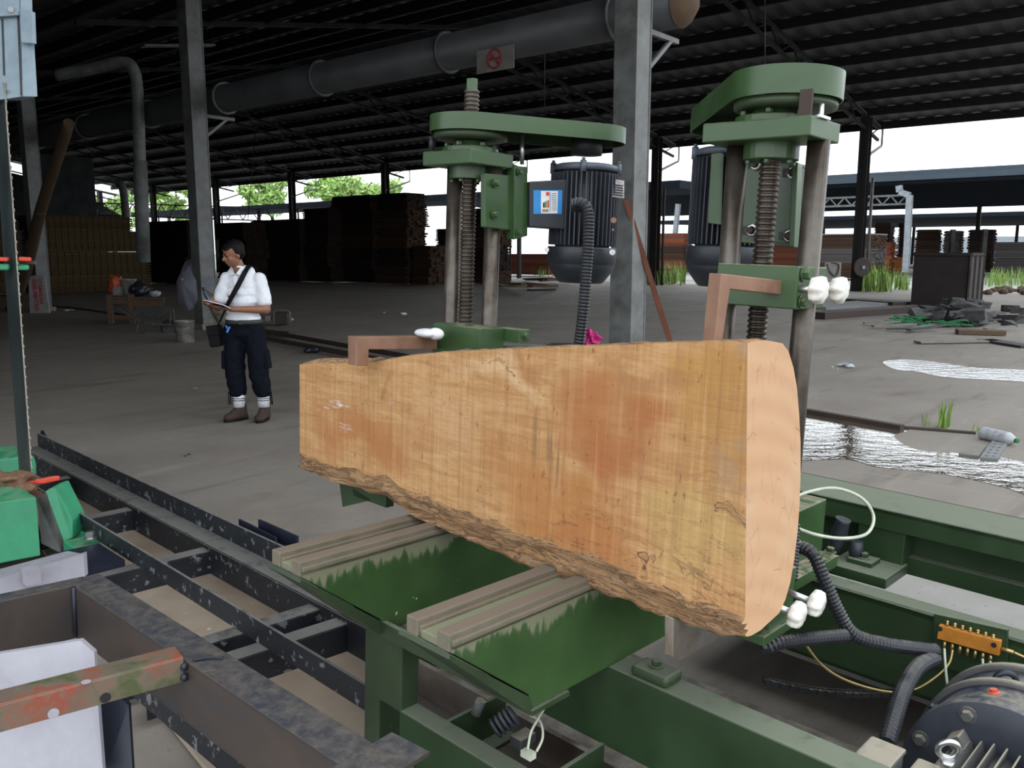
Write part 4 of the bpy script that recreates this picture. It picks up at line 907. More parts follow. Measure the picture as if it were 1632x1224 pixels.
m = MB(); c = MX(907, 318, 2.06)
# terminal box of the left motor, facing the viewer
f1 = [MY(845, 288, 1.80), MY(903, 286, 1.74), MY(903, 368, 1.74), MY(845, 366, 1.80)]
ax = (f1[1] - f1[0]).normalized(); nrm = ax.cross(V3(0, 0, 1)).normalized(); nrm = nrm if nrm.y < 0 or nrm.x < 0 else -nrm
def onface(px, py):   # point on the front plane of the terminal box
    r = mray(px, py); t_ = (f1[0].dot(nrm)) / r.dot(nrm); return r * t_
F1 = [onface(844, 289), onface(905, 286), onface(903, 366), onface(844, 362)]
m.prism([p_ + nrm * 0 for p_ in F1], -nrm * .06); tb = part('terminal_box', m, MOTORD, mt1, bevel=.004)
m = MB(); Q = [onface(850, 303), onface(896, 303), onface(895, 341), onface(850, 341)]; m.prism(Q, nrm * .001); lb = part('energy_label', m, LABELB, tb, 'blue and white energy label')
m = MB(); Q = [onface(862, 304.5), onface(889, 304.5), onface(888, 340), onface(862, 340)]; m.prism(Q, nrm * .0016)
for c4 in ((0,),): pass
m2_ = part('label_field', m, LABELW, tb, 'white field of the label')
colb = [(.1, .35, .1), (.5, .45, .1), (.6, .2, .05)]
for i, (xa, ya, xb, yb, mm) in enumerate(((865, 323, 867.5, 331, BLACK), (867.8, 321, 870, 331, GREENB), (870.3, 320, 872.5, 331, BRASS), (872.8, 319, 875, 331, REDP), (870, 306, 875, 312, REDP), (876, 306, 877, 338, LABELB), (864, 333, 874, 338, BRASS))):
    m = MB(); m.prism([onface(xa, ya), onface(xb, ya), onface(xb, yb), onface(xa, yb)], nrm * .0022); part('label_mark', m, mm, tb)
for i in range(9):
    m = MB(); m.prism([onface(879, 308 + i * 3.3), onface(887, 308 + i * 3.3), onface(887, 309 + i * 3.3), onface(879, 309 + i * 3.3)], nrm * .0022); part('label_line', m, MOTORL, tb)
m = MB(); q = MD(912, 328, 2.60); m.cyl(q, q + V3(.02, -.03, 0), .018, 14); part('cable_gland', m, RUBBER, tb)
m = MB(); rr = [MD(961, 283, 2.66), MD(995, 288, 2.68), MD(995, 316, 2.68), MD(961, 312, 2.66)]; nn = (rr[1] - rr[0]).cross(rr[3] - rr[0]).normalized(); m.prism(rr, nn * .002); npl = part('nameplate', m, PLATE, mt1, 'small aluminium nameplate')
for i in range(5):
    m = MB(); f_ = lambda u_, v_: rr[0].lerp(rr[1], u_).lerp(rr[3].lerp(rr[2], u_), v_)
    v_ = .28 + i * .14; k_ = nn if nn.dot(rr[0]) < 0 else -nn; m.prism([f_(.08, v_), f_(.92, v_), f_(.92, v_ + .05), f_(.08, v_ + .05)], k_ * .003); part('print_line', m, MOTORG, npl)
m = MB(); q = MD(978, 351, 2.645); m.lathe([(.009, 0), (.009, .004)], q, -mray(978, 351), 16); m.lathe([(.004, 0), (.004, .006)], MD(977, 366, 2.645), -mray(978, 351), 10); part('red_plug', m, COPPER, mt1, 'faded red plug')
m = MB(); m.lathe([(.009, 0), (.009, .006)], MD(976, 402, 2.635), -mray(978, 400), 14); m.lathe([(.008, 0), (.008, .006)], MD(871, 398, 2.655), -mray(878, 398), 12); part('cover_screw', m, ZINC, mt1)
m = MB(); m.tube([MD(913, 326, 2.565), MD(926, 324, 2.55), MD(937, 337, 2.54), MD(938, 380, 2.54), MD(934, 440, 2.55), MD(929, 500, 2.56), MD(921, 560, 2.58)], .0165, 12, rings=True, pitch=.010)
solo('corrugated_cable_conduit', m, RUBBER, MD(921, 560, 2.58), 'ribbed black conduit hanging down from the left motor terminal box', 'conduit')
# steel dogs under the log
m = MB(); y_ = .90; m.prism([MY(1073, 1048, y_), MY(1087, 1052, y_), MY(1140, 1020, y_), MY(1150, 1012, y_), MY(1122, 1004, y_), MY(1088, 990, y_), MY(1073, 985, y_)], (0, .022, 0)); solo('steel_dog', m, DOG, MY(1085, 1050, y_), 'pale steel dog under the near end of the log', 'steel dog', 'steel dogs under the log', bevel=.002)
m = MB(); m.prism([MX(541, 770, 1.60), MX(556, 774, 1.60), MX(592, 797, 1.60), MX(546, 808, 1.60)], (.03, 0, 0)); m.box((1.60, 2.0, -.79), (1.63, 2.17, -.72)); solo('steel_dog', m, GREENCAR, MX(546, 800, 1.60), 'dark green dog under the far end of the log', 'steel dog', 'steel dogs under the log')
# vertical conduit and hoses by the log end
m = MB(); m.tube([MD(1268, 835, 2.15), MD(1266, 880, 2.13), MD(1264, 925, 2.1)], .011, 12, rings=True, pitch=.009); solo('corrugated_cable_conduit', m, RUBBER, MD(1264, 925, 2.1), 'short upright ribbed conduit just behind the log end', 'conduit')
m = MB(); m.tube([MD(1276, 872, 2.25), MD(1296, 884, 2.22), MD(1316, 930, 2.2), MD(1336, 975, 2.2), MD(1362, 1012, 2.2), MD(1420, 1028, 2.22), MD(1490, 1036, 2.3)], .0165, 12, rings=True, pitch=.010); hz = solo('corrugated_cable_conduit', m, RUBBER, MD(1490, 1036, 2.3), 'ribbed black conduit curving down beside the two lower white knobs', 'conduit')
m = MB(); m.lathe([(.018, 0), (.018, .02)], MD(1273, 872, 2.25), mray(1300, 880), 14); part('hose_collar', m, ZINC, hz)
m = MB(); m.tube([MD(1214, 1018, 2.12), MD(1222, 1032, 2.1), MD(1245, 1024, 2.1), MD(1290, 1018, 2.12), MD(1350, 1013, 2.16)], .016, 12, rings=True, pitch=.010); solo('corrugated_cable_conduit', m, RUBBER, MD(1290, 1018, 2.12), 'ribbed black conduit running under the lower knobs', 'conduit')
m = MB(); m.tube([MD(1489, 1050, 2.3), MD(1462, 1064, 2.15), MD(1440, 1100, 2.05), MD(1425, 1145, 1.97), MD(1414, 1185, 1.92)], .0185, 12, rings=True, pitch=.011); solo('corrugated_cable_conduit', m, RUBBER, MD(1412, 1185, 1.92), 'thick ribbed conduit entering the gear motor at lower right', 'conduit')
m = MB(); m.tube([MD(1255, 800, 2.3), MD(1285, 785, 2.35), MD(1330, 778, 2.4), MD(1372, 793, 2.4), MD(1392, 822, 2.35), MD(1382, 850, 2.3), MD(1345, 858, 2.25), MD(1300, 852, 2.2), MD(1262, 838, 2.2)], .0045, 8); solo('pale_cable', m, TWINE, MD(1392, 820, 2.35), 'thin pale cable looping out beside the log end', 'cable')
m = MB(); m.tube([MD(868, 1128, 2.0), MD(856, 1148, 1.97), MD(846, 1168, 1.95), MD(841, 1195, 1.93)], .003, 8); m.tube([MD(846, 1140, 2.0), MD(861, 1150, 1.98), MD(865, 1175, 1.95), MD(855, 1198, 1.93)], .003, 8); m.cbox(MD(842, 1202, 1.93), (.02, .03, .015)); solo('grease_tube', m, TWINE, MD(842, 1205, 1.93), 'thin curled grease tubes below the near crossbeam', 'tube')
# manifold on the middle beam
px_ = 2.555
mf = thing('grease_distributor', MX(1545, 1060, px_), 'orange grease distributor block with brass fittings on the middle green beam', 'distributor')
m = MB(); m.prism([MX(1488, 978, px_), MX(1606, 1004, px_), MX(1604, 1088, px_), MX(1486, 1062, px_)], (.015, 0, 0)); part('mounting_plate', m, GREENCAR, mf, bevel=.002)
m = MB(); x_ = px_ - .02; m.prism([MX(1496, 996, x_), MX(1595, 1022, x_), MX(1592, 1046, x_), MX(1493, 1018, x_)], (.018, 0, 0)); blk = part('orange_block', m, ORANGE, mf, bevel=.002)
m = MB()
for px, py in ((1498, 1002), (1584, 1028)): m.lathe([(.007, 0), (.007, .002)], MX(px, py, x_ - .001), (-1, 0, 0), 16)
part('screw_hole', m, BLACK, blk)
for i in range(7):
    px = 1509 + i * 12.2; py = 995 + i * 3.6; m = MB(); q = MX(px, py + 3, x_ + .008); m.cyl(q, q + V3(0, 0, .012), .0045, 8); m.ell(q + V3(0, 0, .013), (.005, .005, .004)); part('top_fitting', m, BRASS, blk)
    m = MB(); q = MX(px - 3, py + 27, x_ + .008); m.cyl(q, q - V3(0, 0, .024), .0048, 8); part('bottom_fitting', m, BRASS, blk)
m = MB(); q = MX(1596, 1034, x_ + .01); m.cyl(q, q + V3(0, -.03, -.0), .006, 8); m.tube([q + V3(0, -.03, 0), q + V3(0, -.1, -.01), q + V3(0, -.3, -.03)], .004, 8); part('feed_tube', m, BRASS, blk)
tubes = [([(1505, 1034), (1506, 1052), (1509, 1085), (1514, 1112)], 'second'), ([(1518, 1036), (1512, 1058), (1490, 1080), (1455, 1100), (1410, 1102), (1350, 1085), (1310, 1060), (1280, 1022)], 'long'), ([(1566, 1050), (1568, 1072), (1580, 1086), (1592, 1096)], 'a'), ([(1578, 1054), (1582, 1075), (1590, 1086), (1596, 1092)], 'b')]
for i, (pt, nme) in enumerate(tubes):
    m = MB(); m.tube([MD(a_, b_, 2.33 - .06 * k / len(pt)) for k, (a_, b_) in enumerate(pt)], .0035, 8); part('grease_tube', m, TWINE if i != 1 else BRASS, mf)
# roller chain on the floor side
def chain(pts, label):
    m = MB(); P_ = resample(smoothpath([Vector(p) for p in pts]), .016)
    for i in range(len(P_) - 1):
        a_, b_ = P_[i], P_[i + 1]; c_ = (a_ + b_) / 2; d = (b_ - a_).normalized(); sx = d.cross(V3(0, 0, 1)).normalized()
        for s_ in (-1, 1): m.bar(a_ - d * .003 + sx * s_ * (.008 + .002 * (i % 2)), b_ + d * .003 + sx * s_ * (.008 + .002 * (i % 2)), .003, .014 if i % 2 else .018)
        m.cyl(a_ - sx * .009, a_ + sx * .009, .0055, 8)
    return solo('roller_chain', m, BLACK, pts[0], label, 'chain')
chain([MZ(1220, 1085, -1.22), MZ(1290, 1100, -1.26), MZ(1370, 1106, -1.29), MZ(1450, 1102, -1.29), MZ(1540, 1086, -1.27), MZ(1590, 1076, -1.26)], 'black roller chain sagging between the green beams at lower right')
# dusty trays between the beams
m = MB(); P_ = [MZ(1220, 1010, -1.42), MZ(1640, 1140, -1.42), MZ(1640, 1290, -1.42), MZ(1060, 1010, -1.42)]; m.prism([P_[0], P_[1], P_[2], P_[3]], (0, 0, -.02))
TRAY = paint('sawdust_covered_tray', (.20, .18, .15), .55, col2=(.050, .036, .030), scale=1.6, dust=(.24, .22, .185), dustamt=.18, bmp=.8)
TRAYL = paint('pale_dusty_slab', (.30, .29, .27), .9, col2=(.24, .23, .21), scale=4, chip=.64, chipcol=(.10, .09, .08))
m_ = MB(); m_.box((2.75, -3, -1.36), (4.3, 1.55, -1.34)); solo('dusty_slab', m_, TRAYL, (3.3, 0, -1.35), 'pale dusty slab showing between the middle and far green beams', 'slab')
m = MB(); m.box((1.76, -2.4, -1.47), (2.50, 2.2, -1.45)); m.box((1.76, -2.4, -1.45), (1.78, 2.2, -1.36)); solo('sawdust_tray', m, TRAY, (2.1, 0, -1.46), 'dusty grimy tray between the near and middle green beams', 'tray')

# ---- gear motor at lower right
gc = MZ(1578, 1290, -1.30)
A_ = V3(1, 0, .0)
R0 = .215
gc = MD(1590, 1262, 2.0)
gm = thing('gear_motor', gc, 'blue and grey gear motor caked with dust in the lower right corner', 'gear motor')
m = MB(); m.lathe([(.09, -.02), (R0 * .62, -.02), (R0, -.012), (R0, .012), (R0 * .99, .016), (R0 * .99, .03)], gc, A_, 56); part('flange', m, FLANGE, gm, bevel=.002)
m = MB(); m.lathe([(R0 * .97, .03), (R0 * .97, .038)], gc, A_, 56); m.lathe([(R0 * .97, .125), (R0 * 1.03, .128), (R0 * 1.03, .145), (R0 * .97, .148)], gc, A_, 56); m.lathe([(R0 * .97, .24), (R0 * 1.03, .243), (R0 * 1.03, .26), (.1, .265)], gc, A_, 56); part('gasket_ring', m, DUSTY, gm)
m = MB(); m.lathe([(R0 * .97, .038), (R0 * .97, .05), (R0 * .97, .127)], gc, A_, 56); m.lathe([(R0 * .97, .147), (R0 * .96, .16), (R0 * .96, .24)], gc, A_, 56); part('gear_housing', m, BLUEG, gm)
for k in range(8):
    a_ = 2 * PI * k / 8 + .35; d = V3(0, math.cos(a_), math.sin(a_)); m = MB(); bolt(m, gc + d * R0 * .86 - A_ * .014, -A_, .014, .012); part('flange_bolt', m, DUSTY, gm)
    m = MB(); q = gc + d * R0 * .96 + A_ * .07; a2_ = a_ + .2; d2 = V3(0, math.cos(a2_), math.sin(a2_)); m.lathe([(.014, 0), (.014, .012), (.009, .013), (.009, .02)], gc + d2 * R0 * .92 + A_ * .075, d2, 12, smooth=False); part('housing_plug', m, REDP if k == 1 else BLUEG, gm, 'red vent plug' if k == 1 else None)
m = MB(); m.lathe([(.10, -.30), (.10, -.02)], gc, A_, 32); mb_ = part('motor_body', m, FLANGE, gm)
m = MB()
for k in range(30): a_ = 2 * PI * k / 30; d = V3(0, math.cos(a_), math.sin(a_)); m.cbox(gc + d * .112 - A_ * .16, (.26, .036, .004), Matrix.Rotation(a_, 3, 'X'))
part('cooling_fins', m, DUSTY, mb_)
m = MB(); 
for k in range(4): a_ = PI / 2 * k + .9; d = V3(0, math.cos(a_), math.sin(a_)); m.cbox(gc + d * .135 - A_ * .04, (.05, .04, .035), Matrix.Rotation(a_, 3, 'X'))
part('mounting_lug', m, DUSTY, gm, bevel=.004)
q = MD(1512, 1195, 1.80); m = MB(); m.torus(q, (.8, .5, .2), .021, .0065, 28, 12); m.lathe([(.012, -.045), (.015, -.022)], q, (0, 0, 1), 14); part('lifting_eye', m, ZINC, gm, 'bright steel lifting eye')
q = MD(1602, 1085, 2.12); m = MB(); m.torus(q, (.8, .5, .2), .024, .0075, 28, 12); m.lathe([(.013, -.05), (.016, -.026)], q, (0, 0, 1), 14); part('lifting_eye', m, NAVYS, gm, 'dark blue lifting eye')
q = MD(1400, 1222, 1.85); m = MB(); m.cbox(q, (.10, .07, .05)); m.cbox(q + V3(.0, 0, .03), (.11, .078, .012)); m.cbox(q + V3(.05, -.09, -.01), (.06, .07, .05)); part('terminal_box', m, DUSTY, gm, bevel=.006)
# small grease pump seen through the frame
q = MD(800, 1150, 2.25); gp = thing('small_pump', q, 'small grimy pump seen between the lower green beams', 'pump')
m = MB(); 
for i in range(5): m.lathe([(.022, i * .014), (.028, i * .014 + .003), (.028, i * .014 + .008), (.022, i * .014 + .011)], q - V3(.03, 0, .01), (.6, -.4, .5), 18)
part('ribbed_body', m, FLANGE, gp); m = MB(); m.cbox(q + V3(.03, -.05, -.04), (.06, .04, .03)); part('valve_block', m, DUSTY, gp, bevel=.003); m = MB(); m.cyl(q + V3(-.05, .05, .02), q + V3(-.04, .04, .06), .014, 12); part('cap', m, DUSTY, gp)
m = MB(); m.box((1.42, .9, -1.52), (1.60, 1.42, -1.50)); solo('oily_tray', m, BLACK, (1.5, 1.2, -1.51), 'black oily tray under the near crossbeam', 'tray')

# ================================================================== FLOOR TRACK AND FOREGROUND FRAME
def Gz(px, py, h): return MG(px, py, h)
tf = thing('track_frame', MG(300, 850), 'dark blue steel ladder frame on the floor, full of dried sawdust, left of the carriage', 'steel frame')
hT = .16
def lineM(p, q, e0=0, e1=0):
    d = (q - p); return p - d * e0, q + d * e1
a, b = lineM(MG(62, 712, hT), MG(428, 893, hT), 0, .40)
m = MB(); m.bar(a + V3(0, 0, .05), b + V3(0, 0, .05), .012, .10); m.bar(a + V3(-.05, 0, 0), b + V3(-.05, 0, 0), .12, .010); m.bar(a + V3(-.11, 0, -.07), b + V3(-.11, 0, -.07), .010, .14); part('far_rail', m, NAVY, tf)
m = MB(); q = MG(66, 690, hT + .1); m.prism([MG(62, 715, hT), MG(74, 715, hT), MG(72, 700, hT), MG(65, 686, hT)], (.02, .0, 0)); part('end_stop', m, NAVYS, tf)
a2_, b2_ = lineM(MG(115, 822, hT + .04), MG(585, 1112, hT + .04), .25, .35)
m = MB(); m.bar(a2_, b2_, .012, .085); part('middle_rail', m, NAVY, tf)
a3_, b3_ = lineM(MG(230, 1100, hT), MG(380, 1224, hT), .3, .5)
m = MB(); m.bar(a3_, b3_, .012, .1); part('near_rail', m, NAVY, tf)
for i, (p_, q_) in enumerate((((85, 766), (133, 756)), ((128, 828), (231, 807)), ((180, 912), (360, 869)), ((338, 1019), (531, 959)), ((385, 1042), (544, 991)))):
    a, b = MG(*p_, hT - .02), MG(*q_, hT - .02); d = (b - a).normalized(); a = a - d * (.9 if i < 3 else .35); b = b + d * .04
    m = MB(); m.bar(a, b, .075, .008); m.bar(a + V3(-.0, -.035, -.055), b + V3(0, -.035, -.055), .008, .11); part('crossbar', m, NAVY, tf)
m = MB(); a, b = MG(90, 770, .03), MG(560, 1100, .03); c_, d_ = MG(440, 900, .03), MG(80, 730, .03)
e_ = MG(300, 1150, .03)
m.prism([d_, c_, MG(620, 1000, .03), MG(600, 1200, .03), MG(330, 1224, .03), MG(150, 1000, .03), MG(20, 800, .03)], (0, 0, -.02)); part('dried_sawdust', m, paint('caked_sawdust_floor', (.33, .27, .21), .8, col2=(.22, .165, .12), scale=2.2, chip=.66, chipcol=(.42, .40, .37)), tf, kind='stuff')
# short channel pieces behind the first crossbeam
m = MB(); a, b = MG(382, 838, .22), MG(440, 868, .22); m.bar(a, b, .01, .07); a, b = MG(413, 840, .22), MG(475, 868, .22); m.bar(a, b, .01, .08); a, b = MG(397, 845, .19), MG(455, 872, .19); m.bar(a, b, .12, .01); solo('channel_offcut', m, NAVYS, MG(420, 860, .2), 'short dark channel piece poking out behind the left crossbeam', 'steel channel')

# foreground blued frame
zf = -.93
fr = thing('trestle', MZ(300, 1100, zf), 'unpainted blued steel frame with rusty sides in the lower left corner', 'steel frame')
o1, o2 = MZ(158, 914, zf), MZ(632, 1208, zf); i1, i2 = MZ(124, 931, zf), MZ(531, 1209, zf)
dy = (o2 - o1).normalized(); sxv = dy.cross(V3(0, 0, 1)).normalized()
w = abs((i1 - o1).dot(sxv)) ; w = .085
sg_ = 1 if (i1 - o1).dot(sxv) > 0 else -1
c0 = o1 + sxv * sg_ * w / 2; c1 = o2 + sxv * sg_ * w / 2
m = MB(); m.bar(c0 - V3(0, 0, .004), c1 - V3(0, 0, .004), w, .008); m.bar(c0 + sxv * sg_ * (w / 2 - .004) - V3(0, 0, .075), c1 + sxv * sg_ * (w / 2 - .004) - V3(0, 0, .075), .008, .142); m.bar(c0 - V3(0, 0, .146), c1 - V3(0, 0, .146), w, .008)
long_ = part('long_channel', m, BLUED, fr, bevel=.0015)
p0 = c0 + dy * .02; q0 = MZ(-60, 966, zf); dx = (q0 - p0).normalized()
m = MB(); sw = dx.cross(V3(0, 0, 1)).normalized(); sw = sw if sw.y < 0 else -sw
m.bar(p0 - V3(0, 0, .002), p0 + dx * 1.0 - V3(0, 0, .002), .05, .008); m.bar(p0 + sw * .022 - V3(0, 0, .075), p0 + dx * 1.0 + sw * .022 - V3(0, 0, .075), .008, .15); part('end_channel', m, BLUED, fr, bevel=.0015)
m = MB(); q = p0 + sxv * sg_ * (w / 2) + sw * .03; m.tube([q, q - V3(0, 0, .14)], .006, 8); part('weld_seam', m, NAVYS, fr)
b0_ = MZ(285, 1040, zf + .01); b1_ = MZ(-60, 1128, zf + .01)
m = MB(); d = (b1_ - b0_).normalized(); s_ = d.cross(V3(0, 0, 1)).normalized(); s_ = s_ if s_.y < 0 else -s_
m.bar(b0_, b1_, .062, .006); m.bar(b0_ + s_ * .03 - V3(0, 0, .028), b1_ + s_ * .03 - V3(0, 0, .028), .006, .056)
br = part('angle_brace', m, BRACE, fr, 'scorched angle brace with patches of red and green paint', bevel=.001)
for i, (px, py) in enumerate(((85, 1137), (168, 1112))):
    q = MD(px, py, 1); pn = b0_ + s_ * .0335; r_ = mray(px, py); t_ = pn.dot(s_) / r_.dot(s_); q = r_ * t_
    m = MB(); m.lathe([(.011, 0), (.011, .0012)], q, s_, 20); part('drilled_hole', m, WHITEM if i == 0 else BLACK, br)
q = MZ(137, 1087, zf + .0135); m = MB(); m.lathe([(.0095, 0), (.0095, .001)], q, (0, 0, 1), 20); part('drilled_hole', m, WHITEM, br)
m = MB(); q = MZ(308, 1052, zf + .003); m.tube([q, q - dx * .0 + V3(.03, -.02, .004), q + V3(.05, -.04, .003)], .003, 8); q2_ = b0_ + s_ * .035; m.ell(q2_ - V3(0, 0, .02), (.008, .008, .01)); m.ell(q2_ - V3(0, 0, .045), (.009, .009, .01)); part('weld_bead', m, NAVYS, fr)
m = MB(); a, b = MZ(600, 1190, zf), MZ(625, 1260, zf); m.cbox(MZ(605, 1215, zf - .002), (.16, .10, .008), Matrix.Rotation(.1, 3, 'Z')); part('end_plate', m, BLUED, fr)
# white sheet metal below / beside it
m = MB(); y_ = c0.y + .06; z_ = -1.16
m.prism([MD(-20, 1045, 1.95), MD(128, 1021, 2.0), MD(150, 1040, 2.0), MD(165, 1240, 1.9), MD(-20, 1240, 1.9)], V3(.01, .01, 0)); solo('white_cabinet_panel', m, WHITEM, MD(80, 1150, 1.95), 'large white sheet panel with a clipped corner below the frame', 'panel')
m = MB(); m.prism([MD(152, 1075, 2.05), MD(205, 1125, 2.0), MD(212, 1240, 1.95), MD(164, 1240, 1.95)], V3(.01, .012, 0)); solo('navy_post', m, NAVYS, MD(190, 1230, 1.95), 'dark navy sheet upright just right of the white panel', 'post')
m = MB(); m.prism([MD(-20, 928, 3.2), MD(133, 883, 3.4), MD(135, 919, 3.4), MD(-20, 962, 3.2)], V3(.0, .0, 0) + V3(.02, .02, 0)); m.prism([MD(-20, 928, 3.2), MD(133, 883, 3.4), MD(108, 878, 3.6), MD(-20, 912, 3.5)], V3(0, 0, -.01))
wr = solo('white_ledge', m, WHITEM, MD(60, 930, 3.3), 'white painted steel ledge below the green saw housing', 'ledge'); m = MB(); q = MD(50, 917, 3.25); m.cbox(q, (.05, .05, .06)); part('bolt_lug', m, WHITEM, wr)
# navy block and bandsaw parts
m = MB(); q = MD(160, 900, 3.75); m.cbox(MD(140, 912, 3.95), (.22, .3, .15)); solo('machine_plinth', m, NAVYS, MD(135, 925, 3.95), 'dark navy machine base under the emerald bracket', 'machine base')
BY = 4.98
saw = thing('bandsaw', MX(40, 790, 1.516), 'vertical bandsaw at the left edge with a wide toothed blade and emerald green guides', 'bandsaw')
m = MB(); bx = 1.516
bl_t = MX(4, 170, bx); L0 = lambda py: (BY + .155)
# blade: a wide band in the plane of the log face, teeth toward the log
zt_, zb_ = MX(10, 130, bx).z, MX(45, 800, bx).z
yr = BY - .09; yl = BY + .10
yt = lambda z: 4.985 + (z - (-.62)) * .055
m.prism([(bx, yt(zb_), zb_), (bx, yt(zt_), zt_), (bx, yt(zt_) + .21, zt_), (bx, yt(zb_) + .21, zb_)], (.0015, 0, 0)); n = int((zt_ - zb_) / .055)
bld = part('saw_blade', m, BLADE, saw, 'wide grey saw blade')
m = MB()
for i in range(n): z = zb_ + i * .055; m.prism([(bx - .001, yt(z), z), (bx - .001, yt(z + .055), z + .055), (bx - .001, yt(z + .05) - .022, z + .046), (bx - .001, yt(z + .03) - .004, z + .03)], (.004, 0, 0))
m.prism([(bx - .001, yt(zb_) + .008, zb_), (bx - .001, yt(zt_) + .008, zt_), (bx - .001, yt(zt_), zt_), (bx - .001, yt(zb_), zb_)], (.004, 0, 0))
part('teeth', m, ZINC if False else paint('tooth_edge', (.45, .42, .36), .5), bld)
def pb(name, mat, pxs, d, ext, par=saw, **k):
    m = MB(); m.prism([MD(a_, b_, d) for a_, b_ in pxs], ext); return part(name, m, mat, par, **k)
pb('upper_guide', GREENB, [(-30, 420), (13, 421), (13, 431), (-30, 431)], 4.5, V3(.02, .02, 0), bevel=.01)
pb('upper_guide', GREENB, [(24, 421), (44, 422), (44, 431), (24, 431)], 4.5, V3(.02, .02, 0), bevel=.012)
pb('red_shoe', REDP, [(-30, 409), (12, 410), (12, 417), (-30, 416)], 4.5, V3(.02, .02, 0), bevel=.008)
pb('red_shoe', REDP, [(28, 409), (47, 410), (47, 417), (28, 416)], 4.5, V3(.02, .02, 0), bevel=.008)
pb('wooden_pad', PALLET, [(26, 415), (55, 416), (55, 421), (26, 421)], 4.55, V3(.02, .03, 0))
hs = pb('lower_housing', GREENB, [(-40, 806), (58, 792), (65, 886), (-40, 906)], 4.15, V3(.0, .55, 0), bevel=.006)
m = MB(); m.prism([MD(72, 782, 4.3), MD(88, 776, 4.35), MD(115, 830, 4.3), MD(116, 858, 4.28), MD(101, 864, 4.25)], V3(.10, .10, 0)); part('side_bracket', m, GREENB, saw, bevel=.006)
m = MB(); m.prism([MD(58, 792, 4.3), MD(74, 785, 4.3), MD(101, 864, 4.25), MD(98, 882, 4.2), MD(66, 866, 4.2)], V3(.03, .03, 0)); part('bracket_web', m, BARROW, saw)
m = MB(); m.cbox(MD(132, 874, 4.2), (.13, .15, .07)); m.cbox(MD(122, 846, 4.45), (.12, .22, .05)); fo = part('bracket_foot', m, GREENB, saw, bevel=.006)
m = MB(); q = MD(144, 858, 4.15); bolt(m, q, (0, 0, 1), .02, .03); part('foot_bolt', m, ZINC, fo)
pb('rear_housing', GREENB, [(-40, 735), (55, 726), (59, 742), (58, 775), (-40, 790)], 5.0, V3(.0, .35, 0), bevel=.012)
pb('red_shoe', REDP, [(24, 770), (43, 769), (43, 777), (24, 778)], 4.4, V3(.08, .02, 0), bevel=.006)
pb('red_shoe', REDP, [(55, 764), (72, 763), (72, 771), (55, 773)], 4.4, V3(.08, .02, 0), bevel=.006)
m = MB()
rs = random.Random(5)
for i in range(60):
    q = MD(rs.uniform(-20, 45), rs.uniform(756, 796), rs.uniform(4.35, 4.7)); m.ell(q, (rs.uniform(.03, .08), rs.uniform(.03, .08), rs.uniform(.01, .035)), None, 8, 6)
solo('sawdust_heap', m, SAWDUST, MD(15, 780, 4.5), 'reddish brown sawdust heap on top of the green saw housing', 'sawdust', kind='stuff', remesh=.012, disp=(.03, .05))
# upper wheel guard
ug = thing('wheel_guard', MD(30, 160, 4.5), 'blue-grey sheet metal wheel guard of the saw in the upper left corner', 'guard')
m = MB(); d = 4.4
A4 = [MD(-60, -60, d), MD(31, -60, d), MD(35, 154, d), MD(-60, 141, d)]
m.prism([MD(-60, -60, d), MD(30, -60, d), MD(35, 154, d), MD(-60, 168, d)], V3(0, .25, 0)); part('front_sheet', m, GREYP, ug, bevel=.003)
m = MB(); m.prism([MD(31, -60, d), MD(50, -60, 4.42), MD(52, 20, 4.42), MD(60, 154, 4.42), MD(36, 154, d)], V3(.0, .22, 0)); part('side_sheet', m, GREYP, ug, bevel=.003)
m = MB(); m.prism([MD(-60, 18, d - .03), MD(29, 13, d - .03), MD(29, 24, d - .03), MD(-60, 30, d - .03)], V3(.02, .01, 0)); m.prism([MD(31, 15, d - .03), MD(51, 18, d - .03), MD(53, 69, d - .03), MD(33, 68, d - .03)], V3(.02, .01, 0)); st = part('hinge_strap', m, GREYP, ug, bevel=.003)
m = MB(); m.lathe([(.014, 0), (.014, .01)], MD(17, 15, d - .035), -mray(17, 15), 14); part('strap_bolt', m, ZINC, st)
m = MB(); m.prism([MD(2, 30, d - .004), MD(4, 30, d - .004), MD(7, 120, d - .004), MD(5, 120, d - .004)], V3(.004, 0, 0)); m.prism([MD(27, 24, d - .004), MD(29, 24, d - .004), MD(34, 152, d - .004), MD(32.5, 152, d - .004)], V3(.004, 0, 0)); part('seam', m, BLACK, ug)

# ================================================================== THE MAN
MO = WG(395, 670)              # where he stands
def pm(px, py, y=0.0):         # photograph-proportioned local point -> world (x across, z up, y away)
    p = WD(px, py, MO.y + y); return p
def hpt(x, y, z): return MO + Vector((x, y, z))
man = thing('person', MO, 'person in white polo shirt and navy cropped cargo trousers, standing and writing on a notepad', 'person', None, 'W')
m = MB()
sR, eR, wR = hpt(-.140, .02, 1.330), hpt(-.205, -.03, 1.075), hpt(-.235, -.27, 1.125)     # his right arm (picture left)
sL, eL, wL = hpt(.165, .02, 1.330), hpt(.225, -.02, 1.045), hpt(.005, -.24, 1.065)        # his left arm
hipR, knR, anR = hpt(-.085, .02, .86), hpt(-.095, .0, .48), hpt(-.075, .02, .10)
hipL, knL, anL = hpt(.085, .02, .86), hpt(.125, .0, .48), hpt(.155, .02, .10)
hd = hpt(-.045, -.055, 1.555)
RH = Matrix.Rotation(math.radians(-48), 3, 'Z') @ Matrix.Rotation(math.radians(14), 3, 'X')   # local face direction is -y
def H(x, y, z): return hd + RH @ Vector((x, y, z))
m.ell(H(0, .012, .022), (.074, .094, .088), RH, 20, 14)            # skull
m.ell(H(0, -.022, -.040), (.058, .066, .068), RH, 18, 12)          # face
